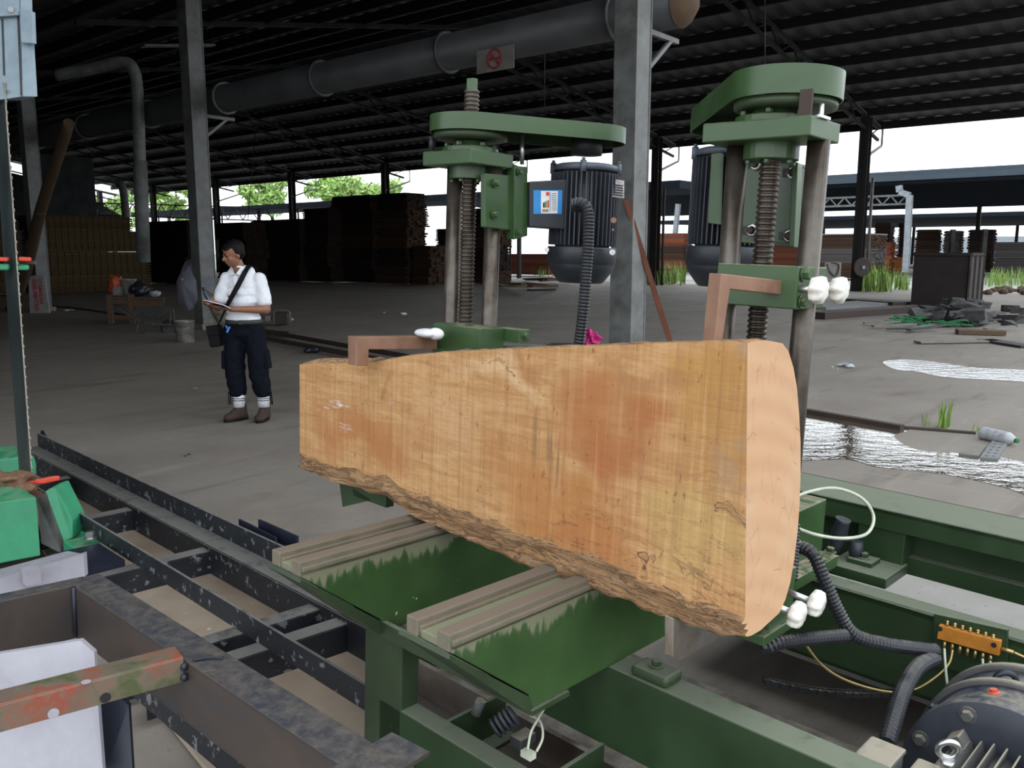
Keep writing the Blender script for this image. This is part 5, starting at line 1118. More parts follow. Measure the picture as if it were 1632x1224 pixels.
m.ell(H(0, -.050, -.082), (.030, .028, .024), RH, 12, 8)           # chin
for s in (-1, 1):
    m.ell(H(s * .036, -.062, -.032), (.022, .018, .022), RH, 10, 8)    # cheek
    m.ell(H(s * .074, .012, -.018), (.008, .018, .032), RH, 10, 8)     # ear
    m.ell(H(s * .028, -.078, .006), (.024, .010, .008), RH, 10, 6)     # brow
m.cap(H(0, -.084, .000), H(0, -.104, -.030), .008, .014)           # nose
m.ell(H(0, -.098, -.034), (.018, .012, .010), RH, 10, 6)
m.ell(H(0, -.083, -.056), (.022, .010, .006), RH, 10, 6); m.ell(H(0, -.080, -.066), (.018, .010, .006), RH, 10, 6)
m.cap(hpt(-.005, .03, 1.36), hpt(-.035, -.01, 1.49), .062, .053)   # neck
m.ell(hpt(0, .02, 1.18), (.16, .10, .20)); m.ell(hpt(0, .02, .95), (.15, .10, .14))
for s, e, w in ((sR, eR, wR), (sL, eL, wL)): m.cap(s, e, .054, .042); m.cap(e, w, .042, .027)
for h_, k_, a_ in ((hipR, knR, anR), (hipL, knL, anL)): m.cap(h_, k_, .085, .055); m.cap(k_, k_.lerp(a_, .4), .050, .046); m.cap(k_.lerp(a_, .4), a_, .046, .034)
# hands: palm, four unequal fingers, thumb
def hand(w, fwd, up, side, curl, spread=.019):
    f = Vector(fwd).normalized(); u_ = Vector(up).normalized(); s_ = f.cross(u_).normalized() * side; u_ = s_.cross(f).normalized() * side
    m.cap(w, w + f * .03, .026, .028)
    for k in range(4): o_ = (k - 1.5) * spread; m.cap(w + f * .02 + s_ * o_ * .8, w + f * .078 + s_ * o_, .013, .0105)
    for k, ln in enumerate((.066, .074, .068, .052)):
        o_ = (k - 1.5) * spread; p = w + f * .076 + s_ * o_; a_ = 0; r_ = .0088
        for j, part_ in enumerate((.45, .32, .23)):
            a_ += curl; d = f * math.cos(a_) - u_ * math.sin(a_); q = p + d * ln * part_; m.cap(p, q, r_, r_ * .93, 10); p = q; r_ *= .93
    t0_ = w + f * .028 - s_ * .030; t1_ = t0_ + f * .030 - s_ * .020 - u_ * .010; t2_ = t1_ + f * .030 + s_ * .004 - u_ * .012; m.cap(t0_, t1_, .013, .011, 10); m.cap(t1_, t2_, .0105, .009, 10)
hand(wL, (-1, -.45, .12), (.1, .25, -1), -1, .25)       # palm up, under the pad
hand(wR, (.35, -.75, .25), (-.75, -.1, .65), 1, .62)    # curled round the pen
body = part('body', m, SKIN, man, remesh=.0065, smoothit=3)
m = MB()
m.ell(H(0, .030, .045), (.081, .090, .080), RH, 20, 14); m.ell(H(0, .058, -.005), (.076, .052, .066), RH, 16, 10)
for s in (-1, 1): m.ell(H(s * .070, .03, .015), (.014, .045, .045), RH, 10, 8)
for k in range(9): m.cap(H(-.05 + k * .012, -.052, .088 - abs(k - 4) * .006), H(-.055 + k * .013, -.074, .062 - abs(k - 4) * .004), .014, .009, 8)
part('hair', m, HAIR, man, remesh=.009, smoothit=2, disp=(.012, .02))
for s in (-1, 1):
    m = MB(); m.ell(H(s * .028, -.080, -.006), (.011, .006, .0045), RH, 10, 6); part('eye', m, HAIR, man)
    m = MB(); m.cap(H(s * .016, -.088, .012), H(s * .042, -.079, .014), .0035, .003, 8); part('eyebrow', m, HAIR, man)
m = MB(); m.cap(H(-.017, -.091, -.061), H(.017, -.091, -.061), .0028, .0028, 8); part('mouth', m, paint('lips', (.16, .05, .04), .5), man)
# polo shirt
m = MB()
for z, rx, ry, y in ((1.37, .105, .070, .03), (1.33, .140, .088, .025), (1.27, .155, .105, .015), (1.20, .158, .115, .01), (1.12, .160, .124, .005), (1.04, .162, .130, .0), (.97, .160, .128, .005), (.945, .155, .12, .01)): m.ell(hpt(.005, y, z), (rx, ry, .055 if z > .95 else .04), None, 26, 10)
for s, e in ((sR, eR), (sL, eL)): m.cap(s, s.lerp(e, .30), .060, .062); m.cap(s.lerp(e, .30), s.lerp(e, .70), .064, .070)
m.cap(hpt(-.07, .03, 1.385), hpt(.07, .03, 1.385), .055, .055)
shirt = part('polo_shirt', m, SHIRT, man, remesh=.011, smoothit=4, disp=(.020, .055))
m = MB()
for s in (-1, 1):   # collar leaves
    nk = hpt(-.02, .005, 1.42)
    m.prism([nk + Vector((s * .062, .03, .03)), nk + Vector((s * .070, -.02, .005)), nk + Vector((s * .050, -.088, -.065)), nk + Vector((s * .008, -.092, -.045)), nk + Vector((s * .040, -.055, .008))], Vector((0, -.008, .004)))
m.torus(hpt(-.015, .02, 1.425), (.12, .25, 1), .062, .012, 24, 8)
part('collar', m, SHIRT, shirt, bevel=.003)
m = MB(); m.cbox(hpt(-.012, -.118, 1.30), (.026, .006, .11)); part('placket', m, SHIRT, shirt)
# trousers
m = MB(); m.ell(hpt(.005, .015, .90), (.165, .115, .075), None, 24, 10); m.ell(hpt(.005, .02, .83), (.168, .120, .09), None, 24, 10)
cfR, cfL = hpt(-.085, .01, .285), hpt(.150, .01, .285)
for h_, k_, c_ in ((hipR, knR, cfR), (hipL, knL, cfL)): m.cap(h_, k_ + Vector((0, 0, .12)), .105, .095); m.cap(k_ + Vector((0, 0, .12)), k_ + Vector((0, 0, -.05)), .095, .092); m.cap(k_ + Vector((0, 0, -.05)), c_, .092, .082)
tr = part('cargo_trousers', m, TROUS, man, remesh=.012, smoothit=3, disp=(.026, .06))
m = MB(); m.cbox(hpt(-.185, .01, .58), (.04, .13, .17), Matrix.Rotation(.05, 3, 'Y')); part('cargo_pocket', m, TROUS, tr, bevel=.012)
m = MB(); m.cbox(hpt(.205, .01, .58), (.04, .13, .18), Matrix.Rotation(-.12, 3, 'Y')); part('cargo_pocket', m, TROUS, tr, bevel=.012)
for x in (-.165, -.148, .222, .235): m = MB(); m.cap(hpt(x, -.01, .27), hpt(x + (.012 if x > 0 else 0), -.02, .16), .005, .006, 8); part('hem_cord', m, BAGM, tr)
m = MB(); vs = []; n = 40
for z in (.915, .955):
    for k in range(n): a_ = 2 * PI * k / n; vs.append(hpt(.005 + .172 * math.cos(a_), .012 + .128 * math.sin(a_), z))
m.add(vs, [(k, (k + 1) % n, n + (k + 1) % n, n + k) for k in range(n)], True); bl = part('belt', m, BELT, man); q = bl.modifiers.new('t', 'SOLIDIFY'); q.thickness = .006
m = MB(); m.cbox(hpt(.02, -.120, .935), (.045, .008, .038)); part('buckle', m, BELT, bl, bevel=.003)
m = MB(); m.cbox(hpt(-.10, -.118, .87), (.018, .012, .06), Matrix.Rotation(.5, 3, 'Y')); m.cbox(hpt(-.115, -.118, .895), (.012, .012, .03), Matrix.Rotation(-.4, 3, 'Y')); part('blue_clip', m, paint('blue_plastic', (.05, .22, .70), .4), man, 'bright blue clip')
for an, sx in ((anR, -1), (anL, 1)):
    m = MB(); m.cyl(an + Vector((0, -.01, .03)), an + Vector((0, -.012, .20)), .052, 24, .058); so = part('sock', m, SOCK, man)
    for dz in (.080, .098): m = MB(); m.lathe([(.0575, 0), (.0578, .007)], an + Vector((0, -.011, dz + .012)), (0, 0, 1), 20, cap=False); part('sock_stripe', m, TROUS, so)
def boot(an, ang):
    R = Matrix.Rotation(ang, 3, 'Z'); B_ = lambda x, y, z: Vector((an.x, an.y, MO.z)) + R @ Vector((x, y, z)); m = MB()
    m.cap(B_(0, .015, .06), B_(0, .01, .150), .054, .053); m.ell(B_(0, -.05, .05), (.048, .085, .048), R); m.ell(B_(0, -.115, .042), (.050, .062, .040), R); m.ell(B_(0, .03, .04), (.046, .05, .045), R)
    m.cap(B_(0, -.02, .10), B_(0, -.09, .06), .042, .038)
    b = part('boot', m, BOOT, man, remesh=.008, smoothit=2)
    m = MB(); pts = [B_(.046 * math.cos(t_) * (1 if math.sin(t_) > -.2 else 1.12), -.045 + .125 * math.sin(t_) * 1.05, 0) for t_ in [2 * PI * k / 24 for k in range(24)]]; m.prism(pts, Vector((0, 0, .026))); part('sole', m, BAGM, b, bevel=.004)
    for k in range(4): m = MB(); m.cap(B_(-.028, -.035 - k * .016, .135 - k * .017), B_(.028, -.040 - k * .016, .132 - k * .017), .004, .004, 6); part('lace', m, BAGM, b)
boot(anR, math.radians(-38)); boot(anL, math.radians(-6))
# shoulder bag, notepad, pen
st0, st1 = hpt(.075, .02, 1.455), hpt(-.20, -.05, .86)
bag = thing('shoulder_bag', hpt(-.245, .0, .67), 'small black shoulder bag hanging at the man\'s hip on a wide black strap', 'bag', None, 'W')
m = MB(); Rb = Matrix.Rotation(-.12, 3, 'Y'); m.cbox(hpt(-.262, .01, .80), (.105, .15, .20), Rb); part('pouch', m, BAGM, bag, bevel=.018)
m = MB(); m.cbox(hpt(-.262, -.07, .86), (.11, .02, .09), Rb); m.cbox(hpt(-.23, -.082, .84), (.010, .006, .03)); part('flap', m, BAGM, bag, bevel=.008)
path = [hpt(.12, .10, 1.40), hpt(.095, .045, 1.445), hpt(.075, -.035, 1.425), hpt(.01, -.128, 1.27), hpt(-.09, -.150, 1.09), hpt(-.135, -.150, 1.0), hpt(-.195, -.10, .92), hpt(-.24, -.03, .88)]
P_ = smoothpath(path); m = MB(); vs = []
for i, p in enumerate(P_):
    t_ = (P_[min(i + 1, len(P_) - 1)] - P_[max(i - 1, 0)]).normalized(); out_ = Vector((p.x - MO.x, p.y - MO.y - .0, .35 if i < 18 else 0)).normalized(); s_ = t_.cross(out_).normalized(); w_ = .023 if i < 36 else .011
    vs += [p - s_ * w_, p + s_ * w_]
m.add(vs, [(2 * i, 2 * i + 1, 2 * i + 3, 2 * i + 2) for i in range(len(P_) - 1)]); so_ = part('strap', m, BAGM, bag); q = so_.modifiers.new('t', 'SOLIDIFY'); q.thickness = .004; q.offset = 0
m = MB(); c_ = hpt(-.115, -.335, 1.115); Rn = Matrix.Rotation(.28, 3, 'Y') @ Matrix.Rotation(-.25, 3, 'X') @ Matrix.Rotation(-.3, 3, 'Z'); m.cbox(c_, (.20, .13, .008), Rn); np_ = solo('notepad', m, PAPER, c_, 'small white notepad held in the man\'s left hand', 'notepad', fr='W')
m = MB(); m.cbox(c_ + Vector((0, 0, -.007)), (.205, .135, .004), Rn); part('cover', m, BAGM, np_)
m = MB(); q = hpt(-.195, -.375, 1.20); m.cyl(hpt(-.165, -.36, 1.135), hpt(-.215, -.345, 1.23), .0045, 8); solo('pen', m, LABELB, q, 'pen in the man\'s right hand', 'pen', fr='W')

# ================================================================== THINGS AROUND THE SHED
# umbrella leaning behind the column
uc = WG(318, 500); d0 = uc.y
t = thing('umbrella', WD(318, 470, d0 - .5), 'open grey-white umbrella lying tilted against the left big column', 'umbrella', None, 'W')
d0 = 17.3; c_ = WD(308, 450, d0 + .35); ax_ = Vector((-.55, -.75, .25)).normalized(); m = MB(); x_ = ax_.orthogonal().normalized(); y_ = ax_.cross(x_); R_ = .60; vs = [c_ + ax_ * .24]; fs = []; rings = 6; n = 8
for j in range(1, rings + 1):
    for k in range(n * 4):
        a_ = 2 * PI * k / (n * 4); sc_f = 1 - .10 * (math.sin(a_ * n / 2) ** 2); r_ = R_ * j / rings * sc_f; vs.append(c_ + ax_ * (.24 * math.cos(j / rings * PI / 2)) + (x_ * math.cos(a_) + y_ * math.sin(a_)) * r_)
N4 = n * 4
fs = [(0, 1 + k, 1 + (k + 1) % N4) for k in range(N4)] + [(1 + j * N4 + k, 1 + (j + 1) * N4 + k, 1 + (j + 1) * N4 + (k + 1) % N4, 1 + j * N4 + (k + 1) % N4) for j in range(rings - 1) for k in range(N4)]
m.add(vs, fs); can = part('canopy', m, UMB, t); q = can.modifiers.new('t', 'SOLIDIFY'); q.thickness = .003
m = MB(); m.cyl(c_ + ax_ * .28, c_ - ax_ * .55, .007, 8); part('shaft', m, ZINC, t)
for k in range(8):
    a_ = 2 * PI * k / 8; m = MB(); m.cyl(c_ + ax_ * .22, c_ + (x_ * math.cos(a_) + y_ * math.sin(a_)) * R_ * .98, .003, 6); part('rib', m, BLACK, t)
# hanging cloth roll right of the column
m = MB(); a, b = WD(326, 462, 15.2), WD(362, 512, 15.0); m.cap(a, b, .05, .16); m.cap(a.lerp(b, .5), b, .12, .17)
cl = solo('camouflage_bag', m, paint('camouflage_cloth', (.33, .28, .22), .9, col2=(.06, .05, .045), scale=5), b, 'brown and tan patterned bag hanging slanted behind the man', 'bag', fr='W', remesh=.02, disp=(.03, .08))
m = MB(); m.cyl(WD(322, 458, 15.2), WD(350, 535, 14.9), .012, 8); part('rope', m, BOARDW, cl)
# bucket
q = WG(296, 545); t = thing('bucket', q, 'dirty white plastic bucket stained with paint, beside the wheelbarrow', 'bucket', None, 'W')
m = MB(); m.lathe([(.145, 0), (.165, .36), (.172, .36), (.172, .375), (.160, .375), (.158, .34), (.14, .02)], q, (0, 0, 1), 28); part('pail', m, BUCK, t)
m = MB(); m.tube([q + Vector((-.172, 0, .33)), q + Vector((-.10, -.17, .25)), q + Vector((.08, -.18, .25)), q + Vector((.172, 0, .33))], .004, 6); part('bail_handle', m, ZINC, t)
# wheelbarrow
wq = WG(242, 530); dW = wq.y
wb_ = thing('wheelbarrow', wq, 'old grey steel wheelbarrow parked in front of a wooden pallet', 'wheelbarrow', None, 'W')
W = lambda px, py, y=0: WD(px, py, dW + y)
m = MB(); top = [W(210, 494, -.2), W(272, 491, -.2), W(274, 489, .3), W(214, 490, .3)]; bot = [W(226, 512, -.1), W(258, 511, -.1), W(258, 509, .15), W(228, 509, .15)]
m.add(top + bot, [(4, 5, 6, 7), (0, 1, 5, 4), (1, 2, 6, 5), (2, 3, 7, 6), (3, 0, 4, 7)]); tray = part('tray', m, BARROW, wb_); q = tray.modifiers.new('t', 'SOLIDIFY'); q.thickness = .008
for y in (-.22, .28):
    m = MB(); m.tube([W(186, 490, y), W(215, 508, y), W(240, 516, y), W(284, 518, y * .3)], .018, 8); part('handle_bar', m, BARROW, wb_)
    m = MB(); m.tube([W(221, 510, y), W(218, 530, y), W(225, 534, y), W(245, 514, y)], .014, 8); part('leg', m, BARROW, wb_)
m = MB(); m.tube([W(271, 516, -.1), W(272, 496, -.1), W(276, 493, -.1), W(279, 516, -.1)], .012, 8); part('front_guard', m, BARROW, wb_)
m = MB(); m.torus(W(271, 523, 0), (0, 1, 0), .145, .04, 28, 10); whl = part('wheel', m, BLACK, wb_); m = MB(); m.lathe([(.11, -.02), (.11, .02)], W(271, 523, 0), (0, 1, 0), 20); part('hub', m, BARROW, whl)
# pallet bench with things on it
t = thing('wooden_pallet', WG(215, 518), 'stack of rough wooden pallets behind the wheelbarrow', 'pallet', None, 'W'); dP = WG(215, 518).y
m = MB()
Pq = lambda px, py, y=0: WD(px, py, dP + y)
for y in (0, .5, 1.0):
    for px in (176, 210): m.cbox(Pq(px, 492, y), (.10, .10, .62))
part('post', m, PALLET, t)
for i in range(6): m = MB(); m.bar(Pq(172, 474, i * .2), Pq(262, 476, i * .2), .14, .03); part('deck_board', m, PALLET, t)
for y in (0, 1.0):
    m = MB(); m.bar(Pq(172, 480, y), Pq(262, 482, y), .03, .10); m.bar(Pq(172, 505, y), Pq(235, 507, y), .03, .09); m.bar(Pq(205, 487, y), Pq(258, 487, y), .05, .05); part('side_board', m, PALLET, t)
m = MB(); q = Pq(184, 452, .3); m.cap(q - Vector((0, 0, .12)), q + Vector((0, 0, .04)), .15, .12); m.cap(q + Vector((-.08, 0, .05)), q + Vector((-.09, 0, .17)), .05, .03); m.cap(q + Vector((.08, 0, .05)), q + Vector((.12, 0, .14)), .05, .03)
solo('carrier_bag', m, ORBAG, q, 'orange plastic carrier bag standing on the pallets', 'bag', fr='W', remesh=.02, disp=(.06, .08))
m = MB(); q = Pq(188, 464, .15); m.cbox(q, (.17, .12, .17)); solo('small_box', m, BOARDW, q, 'small tan box in front of the orange bag', 'box', fr='W')
m = MB(); q = Pq(205, 468, .4); m.lathe([(.16, 0), (.18, .30), (.185, .30), (.185, .32), (.165, .32), (.15, .02)], q, (0, 0, 1), 24); solo('pail', m, BUCK, q, 'pale pail on the pallets between the orange and the dark bag', 'pail', fr='W')
m = MB(); q = Pq(222, 462, .2); m.ell(q, (.22, .18, .14)); m.ell(q + Vector((0, 0, .1)), (.10, .09, .1)); solo('refuse_bag', m, BINBAG, q, 'dark blue refuse bag on the pallets', 'bag', fr='W', remesh=.02, disp=(.08, .09))
m = MB(); q = Pq(247, 468, .2); m.ell(q, (.12, .10, .07)); solo('clear_bag', m, CLEAR, q, 'crumpled clear plastic bag at the right end of the pallets', 'bag', fr='W', remesh=.015, disp=(.05, .05))
# painted safety board leaning, its two words turned on their side
q = WG(62, 499); dS = q.y; bd0, bd1, bd2, bd3 = WD(48, 500, dS), WD(79, 499, dS), WD(70, 438, dS + .35), WD(45, 440, dS + .35)
m = MB(); nrm_ = (bd1 - bd0).cross(bd3 - bd0).normalized(); nrm_ = -nrm_ if nrm_.y > 0 else nrm_
m.prism([bd0, bd1, bd2, bd3], -nrm_ * .05); sgn = solo('safety_sign', m, SIGNB, q, 'pale board with red hand-painted words turned sideways, leaning at the far left column', 'sign', fr='W')
def signtext(txt, u0):
    cu = bpy.data.curves.new('painted_words', 'FONT'); cu.body = txt; cu.size = .155; cu.extrude = .002; cu.offset = .004; cu.align_x = 'LEFT'; cu.align_y = 'CENTER'
    o_ = bpy.data.objects.new('words', cu); COL.objects.link(o_); bpy.context.view_layer.update(); me_ = bpy.data.meshes.new_from_object(o_.evaluated_get(bpy.context.evaluated_depsgraph_get())); bpy.data.objects.remove(o_)
    me_.materials.clear(); me_.materials.append(SIGNR); o = bpy.data.objects.new('painted_words', me_); COL.objects.link(o)
    dn = ((bd0 + bd1) - (bd2 + bd3)).normalized(); rt = (bd1 - bd0).normalized(); up_ = rt - dn * rt.dot(dn); up_.normalize(); z_ = dn.cross(up_)
    st_ = bd3.lerp(bd2, u0) + dn * .10 + nrm_ * .004
    M_ = Matrix((dn, up_, z_)).transposed().to_4x4(); M_.translation = st_; o.parent = sgn; o.matrix_parent_inverse = Matrix.Identity(4); o.matrix_basis = Matrix.Translation(-INFO[sgn.name]) @ M_
    o.scale = (o.scale[0] * .80, o.scale[1], o.scale[2])
signtext('UTAMAKAN', .68); signtext('KESELAMATAN!', .34)
# black cable and scraps on the floor
m = MB(); m.tube([WG(78, 487, .02), WG(130, 492, .02), WG(180, 499, .02), WG(240, 506, .02)], .02, 6); solo('floor_cable', m, BLACK, WG(130, 492), 'black cable on the floor running from the sign toward the pallets', 'cable', fr='W')
def scrap(px, py, w, h, mat, label, name='paper_scrap', hh=.03, cat='litter', n=3):
    m = MB(); q = WG(px, py, hh / 2); k = w * q.y / F / 2
    for i in range(n): m.ell(q + Vector((random.uniform(-.5, .5) * k, random.uniform(-.1, .1), 0)), (k * random.uniform(.4, .8), k * h, hh / 2), None, 8, 6)
    return solo(name, m, mat, WG(px, py), label, cat, fr='W', remesh=max(.008, k * .08), disp=(hh * .8, k * .5))
scrap(110, 494, 12, .4, PAPER, 'white scrap of paper on the dark floor right of the safety sign')
scrap(642, 500, 14, .4, PAPER, 'white crumpled litter on the floor above the left hook arm', hh=.07)
scrap(612, 498, 5, .4, PAPER, 'tiny white litter left of the crumpled one', hh=.03)
scrap(464, 509, 5, .5, PAPER, 'small white litter right of the grey box behind the man', hh=.08)
scrap(314, 618, 7, .5, BOARDW, 'tiny pale chip on the open floor left of the man', 'stone_chip', .02)
scrap(295, 726, 14, .3, BLACK, 'small dark rag on the open floor below the man', 'rag', .012)
scrap(497, 558, 30, .4, BINBAG, 'flat dark rag on the floor right of the man', 'rag', .10)
scrap(940, 540, 34, .5, PINK, 'bright pink bag lying by the foot of the big right column', 'pink_bag', .28, 'bag')
scrap(840, 531, 44, .25, BOARDW, 'flat pale sheet on the floor behind the left conduit', 'paper_sheet', .02)
scrap(1352, 583, 30, .3, CLEAR, 'clear plastic scrap on the floor right of the right guide rod', 'plastic_scrap', .05)
scrap(1330, 586, 5, .5, PAPER, 'tiny white scrap beside the clear plastic one', 'paper_scrap', .02)
# grey crate behind the man
q = WG(446, 520); t = thing('steel_box', q, 'grey steel box standing on the floor just behind the man', 'box', None, 'W'); 
m = MB(); m.cbox(WD(450, 507, q.y + .2), (.30, .35, .24)); part('box_body', m, RUSTY, t, bevel=.01); m = MB(); m.tube([WD(437, 518, q.y), WD(437, 497, q.y), WD(445, 494, q.y), WD(461, 497, q.y), WD(462, 516, q.y)], .012, 8); part('hoop', m, COLG, t)
m = MB(); m.cbox(WD(428, 507, q.y + .05), (.12, .1, .11)); solo('small_carton', m, BOARDW, q, 'small pale carton beside the man\'s belt, next to the grey box', 'box', fr='W')
# floor rails behind the log
for (a_, b_, w_, lb) in (((425, 540), (700, 592), .10, 'nearer dark rail lying on the floor between the man and the log'), ((440, 532), (700, 578), .06, 'farther thin rail lying on the floor between the man and the log'), ((405, 527), (463, 533), .22, 'short rusty beam on the floor behind the man')):
    m = MB(); a, b = WG(*a_, .06), WG(*b_, .06); m.bar(a, b, w_, .05); m.bar(a + Vector((0, 0, .03)), b + Vector((0, 0, .03)), w_ * .4, .03); solo('floor_rail', m, RUSTY, a, lb, 'rail', fr='W')
m = MB(); m.bar(WG(870, 552, .04), WG(1000, 556, .04), .9, .03); solo('rusty_plate', m, RUSTY, WG(900, 552), 'flat rusty plate on the floor behind the left conduit', 'plate', fr='W')
# slat leaning on the column
a = WD(997, 318, 10.45); b = WG(1083, 592); m = MB(); m.bar(a, b, .065, .03, (0, 1, 0)); solo('wooden_batten', m, PIPER, b, 'long reddish slat leaning against the big right column', 'slat', fr='W')
# debris, boards and bin at right
P_ = EG(1450, 487); 
bn = thing('skip_bin', P_, 'large dark steel skip bin with ribbed side, behind the rubble heap', 'skip bin', None, 'W')
d0 = WG(1450, 487).y
A0, A1, A2 = WG(1451, 487), WG(1540, 490), WG(1566, 480)
zt_ = WD(1451, 405, A0.y).z
bn.matrix_world = Matrix.Translation(A0); INFO[bn.name] = A0
dv = Vector((A2.x - A1.x, A2.y - A1.y, 0))
dv = Vector((1.1, 1.3, 0)); A2 = A1 + dv
B0 = A0 + dv
up_ = Vector((0, 0, zt_)); m = MB()
for p_, q_ in ((A0, A1), (B0, A0)): m.prism([p_, q_, q_ + up_, p_ + up_], Vector((.02, .02, 0)))
part('wall_panel', m, DARKBIN, bn); m = MB(); m.prism([A1, A2, A2 + up_, A1 + up_], Vector((-.03, .02, 0))); m.prism([B0, A2, A2 + up_, B0 + up_], Vector((0, -.03, 0))); sdp = part('side_panel', m, BINSIDE, bn)
for k in range(4): q = A1.lerp(A2, k / 3); m = MB(); m.cbox(q + up_ / 2, (.06, .08, zt_)); part('rib', m, DARKBIN, sdp)
m = MB(); 
for p_, q_ in ((A0, A1), (A1, A2), (A2, B0), (B0, A0)): m.bar(p_ + up_, q_ + up_, .1, .08); m.bar(p_ + Vector((0, 0, .06)), q_ + Vector((0, 0, .06)), .12, .1)
part('rim', m, DARKBIN, bn)
for k, pp in enumerate((A0.lerp(A1, .42), A1.lerp(A2, .0))): m = MB(); m.cbox(pp + dv * .9 + Vector((0, 0, zt_ + .35)), (.12, .12, .75)); part('corner_post', m, DARKBIN, bn)
rr = random.Random(11)
# rubble heap: each chunk a thing
for i in range(46):
    px = rr.gauss(1530, 38); px = max(1440, min(1625, px)); py = rr.uniform(495, 521); q = WG(px, py); s_ = rr.uniform(.10, .22); hgt = max(0, (1 - abs(px - 1530) / 80)) * rr.uniform(0, .42)
    m = MB(); c8 = q + Vector((0, 0, hgt + s_ * .35)); R8 = Matrix.Rotation(rr.uniform(0, 3), 3, 'Z') @ Matrix.Rotation(rr.uniform(-.6, .6), 3, 'X')
    m.cbox(c8, (s_ * 2, s_ * 1.4, s_ * .8), R8); m.v = [v + Vector((rr.uniform(-.3, .3), rr.uniform(-.3, .3), rr.uniform(-.25, .25))) * s_ for v in m.v]
    solo('rubble_chunk', m, RUBBLE, q, 'grey chunk in the rubble heap in front of the skip bin', 'rubble', 'chunks of the rubble heap', fr='W')
for i in range(16):
    px = rr.uniform(1405, 1600); py = rr.uniform(500, 530); q = WG(px, py, .03 + rr.uniform(0, .05) * (py < 515)); a_ = rr.uniform(-.5, .9); l_ = rr.uniform(.4, 1.1)
    m = MB(); m.bar(q - Vector((math.cos(a_), math.sin(a_) * .8, -.05)) * l_ / 2, q + Vector((math.cos(a_), math.sin(a_) * .8, rr.uniform(0, .25))) * l_ / 2, .12, .03)
    solo('scrap_board', m, RUBBLE if i % 3 else BOARDW, q, 'short scrap board around the rubble heap', 'board', 'scrap boards round the rubble heap', fr='W')
m = MB()
for i in range(50):
    a = WG(rr.uniform(1425, 1500), rr.uniform(507, 518), .05); m.tube([a, a + Vector((rr.uniform(-.3, .5), rr.uniform(-.3, .3), rr.uniform(0, .12))), a + Vector((rr.uniform(.2, .9), rr.uniform(-.3, .3), 0))], .012, 5)
solo('green_netting', m, GRNET, WG(1460, 515), 'bright green netting at the foot of the rubble heap', 'net', fr='W', kind='stuff')
m = MB(); a, b = WG(1462, 545, .03), WG(1590, 543, .03); m.bar(a, b, .22, .03); solo('white_board', m, BOARDW, a, 'long pale board lying flat on the floor in front of the rubble', 'board', fr='W')
m = MB(); m.bar(WG(1570, 541, .03), WG(1640, 552, .03), .30, .03); solo('grey_board', m, RUBBLE, WG(1600, 545), 'grey flat board at the right edge behind the long pale board', 'board', fr='W')
m = MB(); m.bar(WG(1525, 528, .05), WG(1600, 530, .05), .4, .08); solo('plank_pair', m, PALLET, WG(1560, 530), 'brown planks lying just in front of the rubble heap', 'plank', fr='W')
for (a_, b_, w_, hh, mat, lb) in (((1285, 490), (1445, 479), 1.2, .07, TARP, 'wide pale sheet on the floor right of the upper white knobs'), ((1300, 503), (1470, 491), .5, .16, RUSTY, 'low dark beam lying in front of the skip bin'), ((1360, 478), (1440, 484), .8, .10, RUSTY, 'flat dark panel left of the skip bin')):
    m = MB(); m.bar(WG(*a_, hh / 2), WG(*b_, hh / 2), w_, hh); solo('floor_panel', m, mat, WG(*a_), lb, 'panel', fr='W')
m = MB(); q = WG(1326, 452); m.cbox(WD(1327, 434, q.y), (.62, .5, .95)); hp_ = solo('hose_cabinet', m, BOARDW, q, 'pale leaning box left of the first far column, with a dark hose loop', 'box', fr='W')
m = MB(); m.tube([WD(1318, 420, q.y - .3), WD(1322, 432, q.y - .3), WD(1332, 440, q.y - .3), WD(1337, 422, q.y - .3), WD(1325, 418, q.y - .3)], .035, 6); part('hose', m, BLACK, hp_)
# plank heaps outside left of motor
for i in range(10):
    px = rr.uniform(800, 905); py = rr.uniform(444, 458); a = WG(px - 20, py, .1 + rr.uniform(0, .3)); b = WG(px + 22, py + rr.uniform(-2, 3), .12 + rr.uniform(0, .3)); m = MB(); m.bar(a, b, .2, .08)
    solo('loose_plank', m, LUM_B if i % 2 else PALLET, a, 'loose plank in the low heap under the left motor', 'plank', 'loose planks under the left motor', fr='W')
m = MB(); m.bar(WG(842, 462, .04), WG(884, 461, .04), .25, .06); solo('dark_plank', m, RUSTY, WG(850, 462), 'single dark plank lying apart on the floor under the left motor', 'plank', fr='W')
# weeds and grass
def weeds(x0, x1, y0, y1, n, hgt, label, name='grass_tuft', group=None):
    m = MB(); c_ = WG((x0 + x1) / 2, (y0 + y1) / 2)
    for i in range(n):
        q = WG(rr.uniform(x0, x1), rr.uniform(y0, y1)); hh = hgt * rr.uniform(.4, 1); a_ = rr.uniform(0, 6.28); d = Vector((math.cos(a_), math.sin(a_), 0)); w_ = hgt * .03; l_ = rr.uniform(.05, .4) * hh
        t_ = Vector((-d.y, d.x, 0)) * w_; m.add([q - t_, q + t_, q + d * l_ * .4 + t_ * .7 + Vector((0, 0, hh * .6)), q + d * l_ * .4 - t_ * .7 + Vector((0, 0, hh * .6)), q + d * l_ + Vector((0, 0, hh))], [(0, 1, 2, 3), (3, 2, 4)])
    return solo(name, m, WEED, c_, label, 'grass', group, 'W', 'stuff')
weeds(1372, 1420, 455, 466, 190, 1.15, 'tall green grass at the foot of the first far column')
weeds(1425, 1450, 453, 463, 90, .8, 'small leafy weeds left of the skip bin')
weeds(1570, 1640, 448, 458, 160, .9, 'weeds behind the skip bin at the right edge')
weeds(1025, 1092, 442, 455, 260, 1.1, 'green grass between the big column and the right motor')
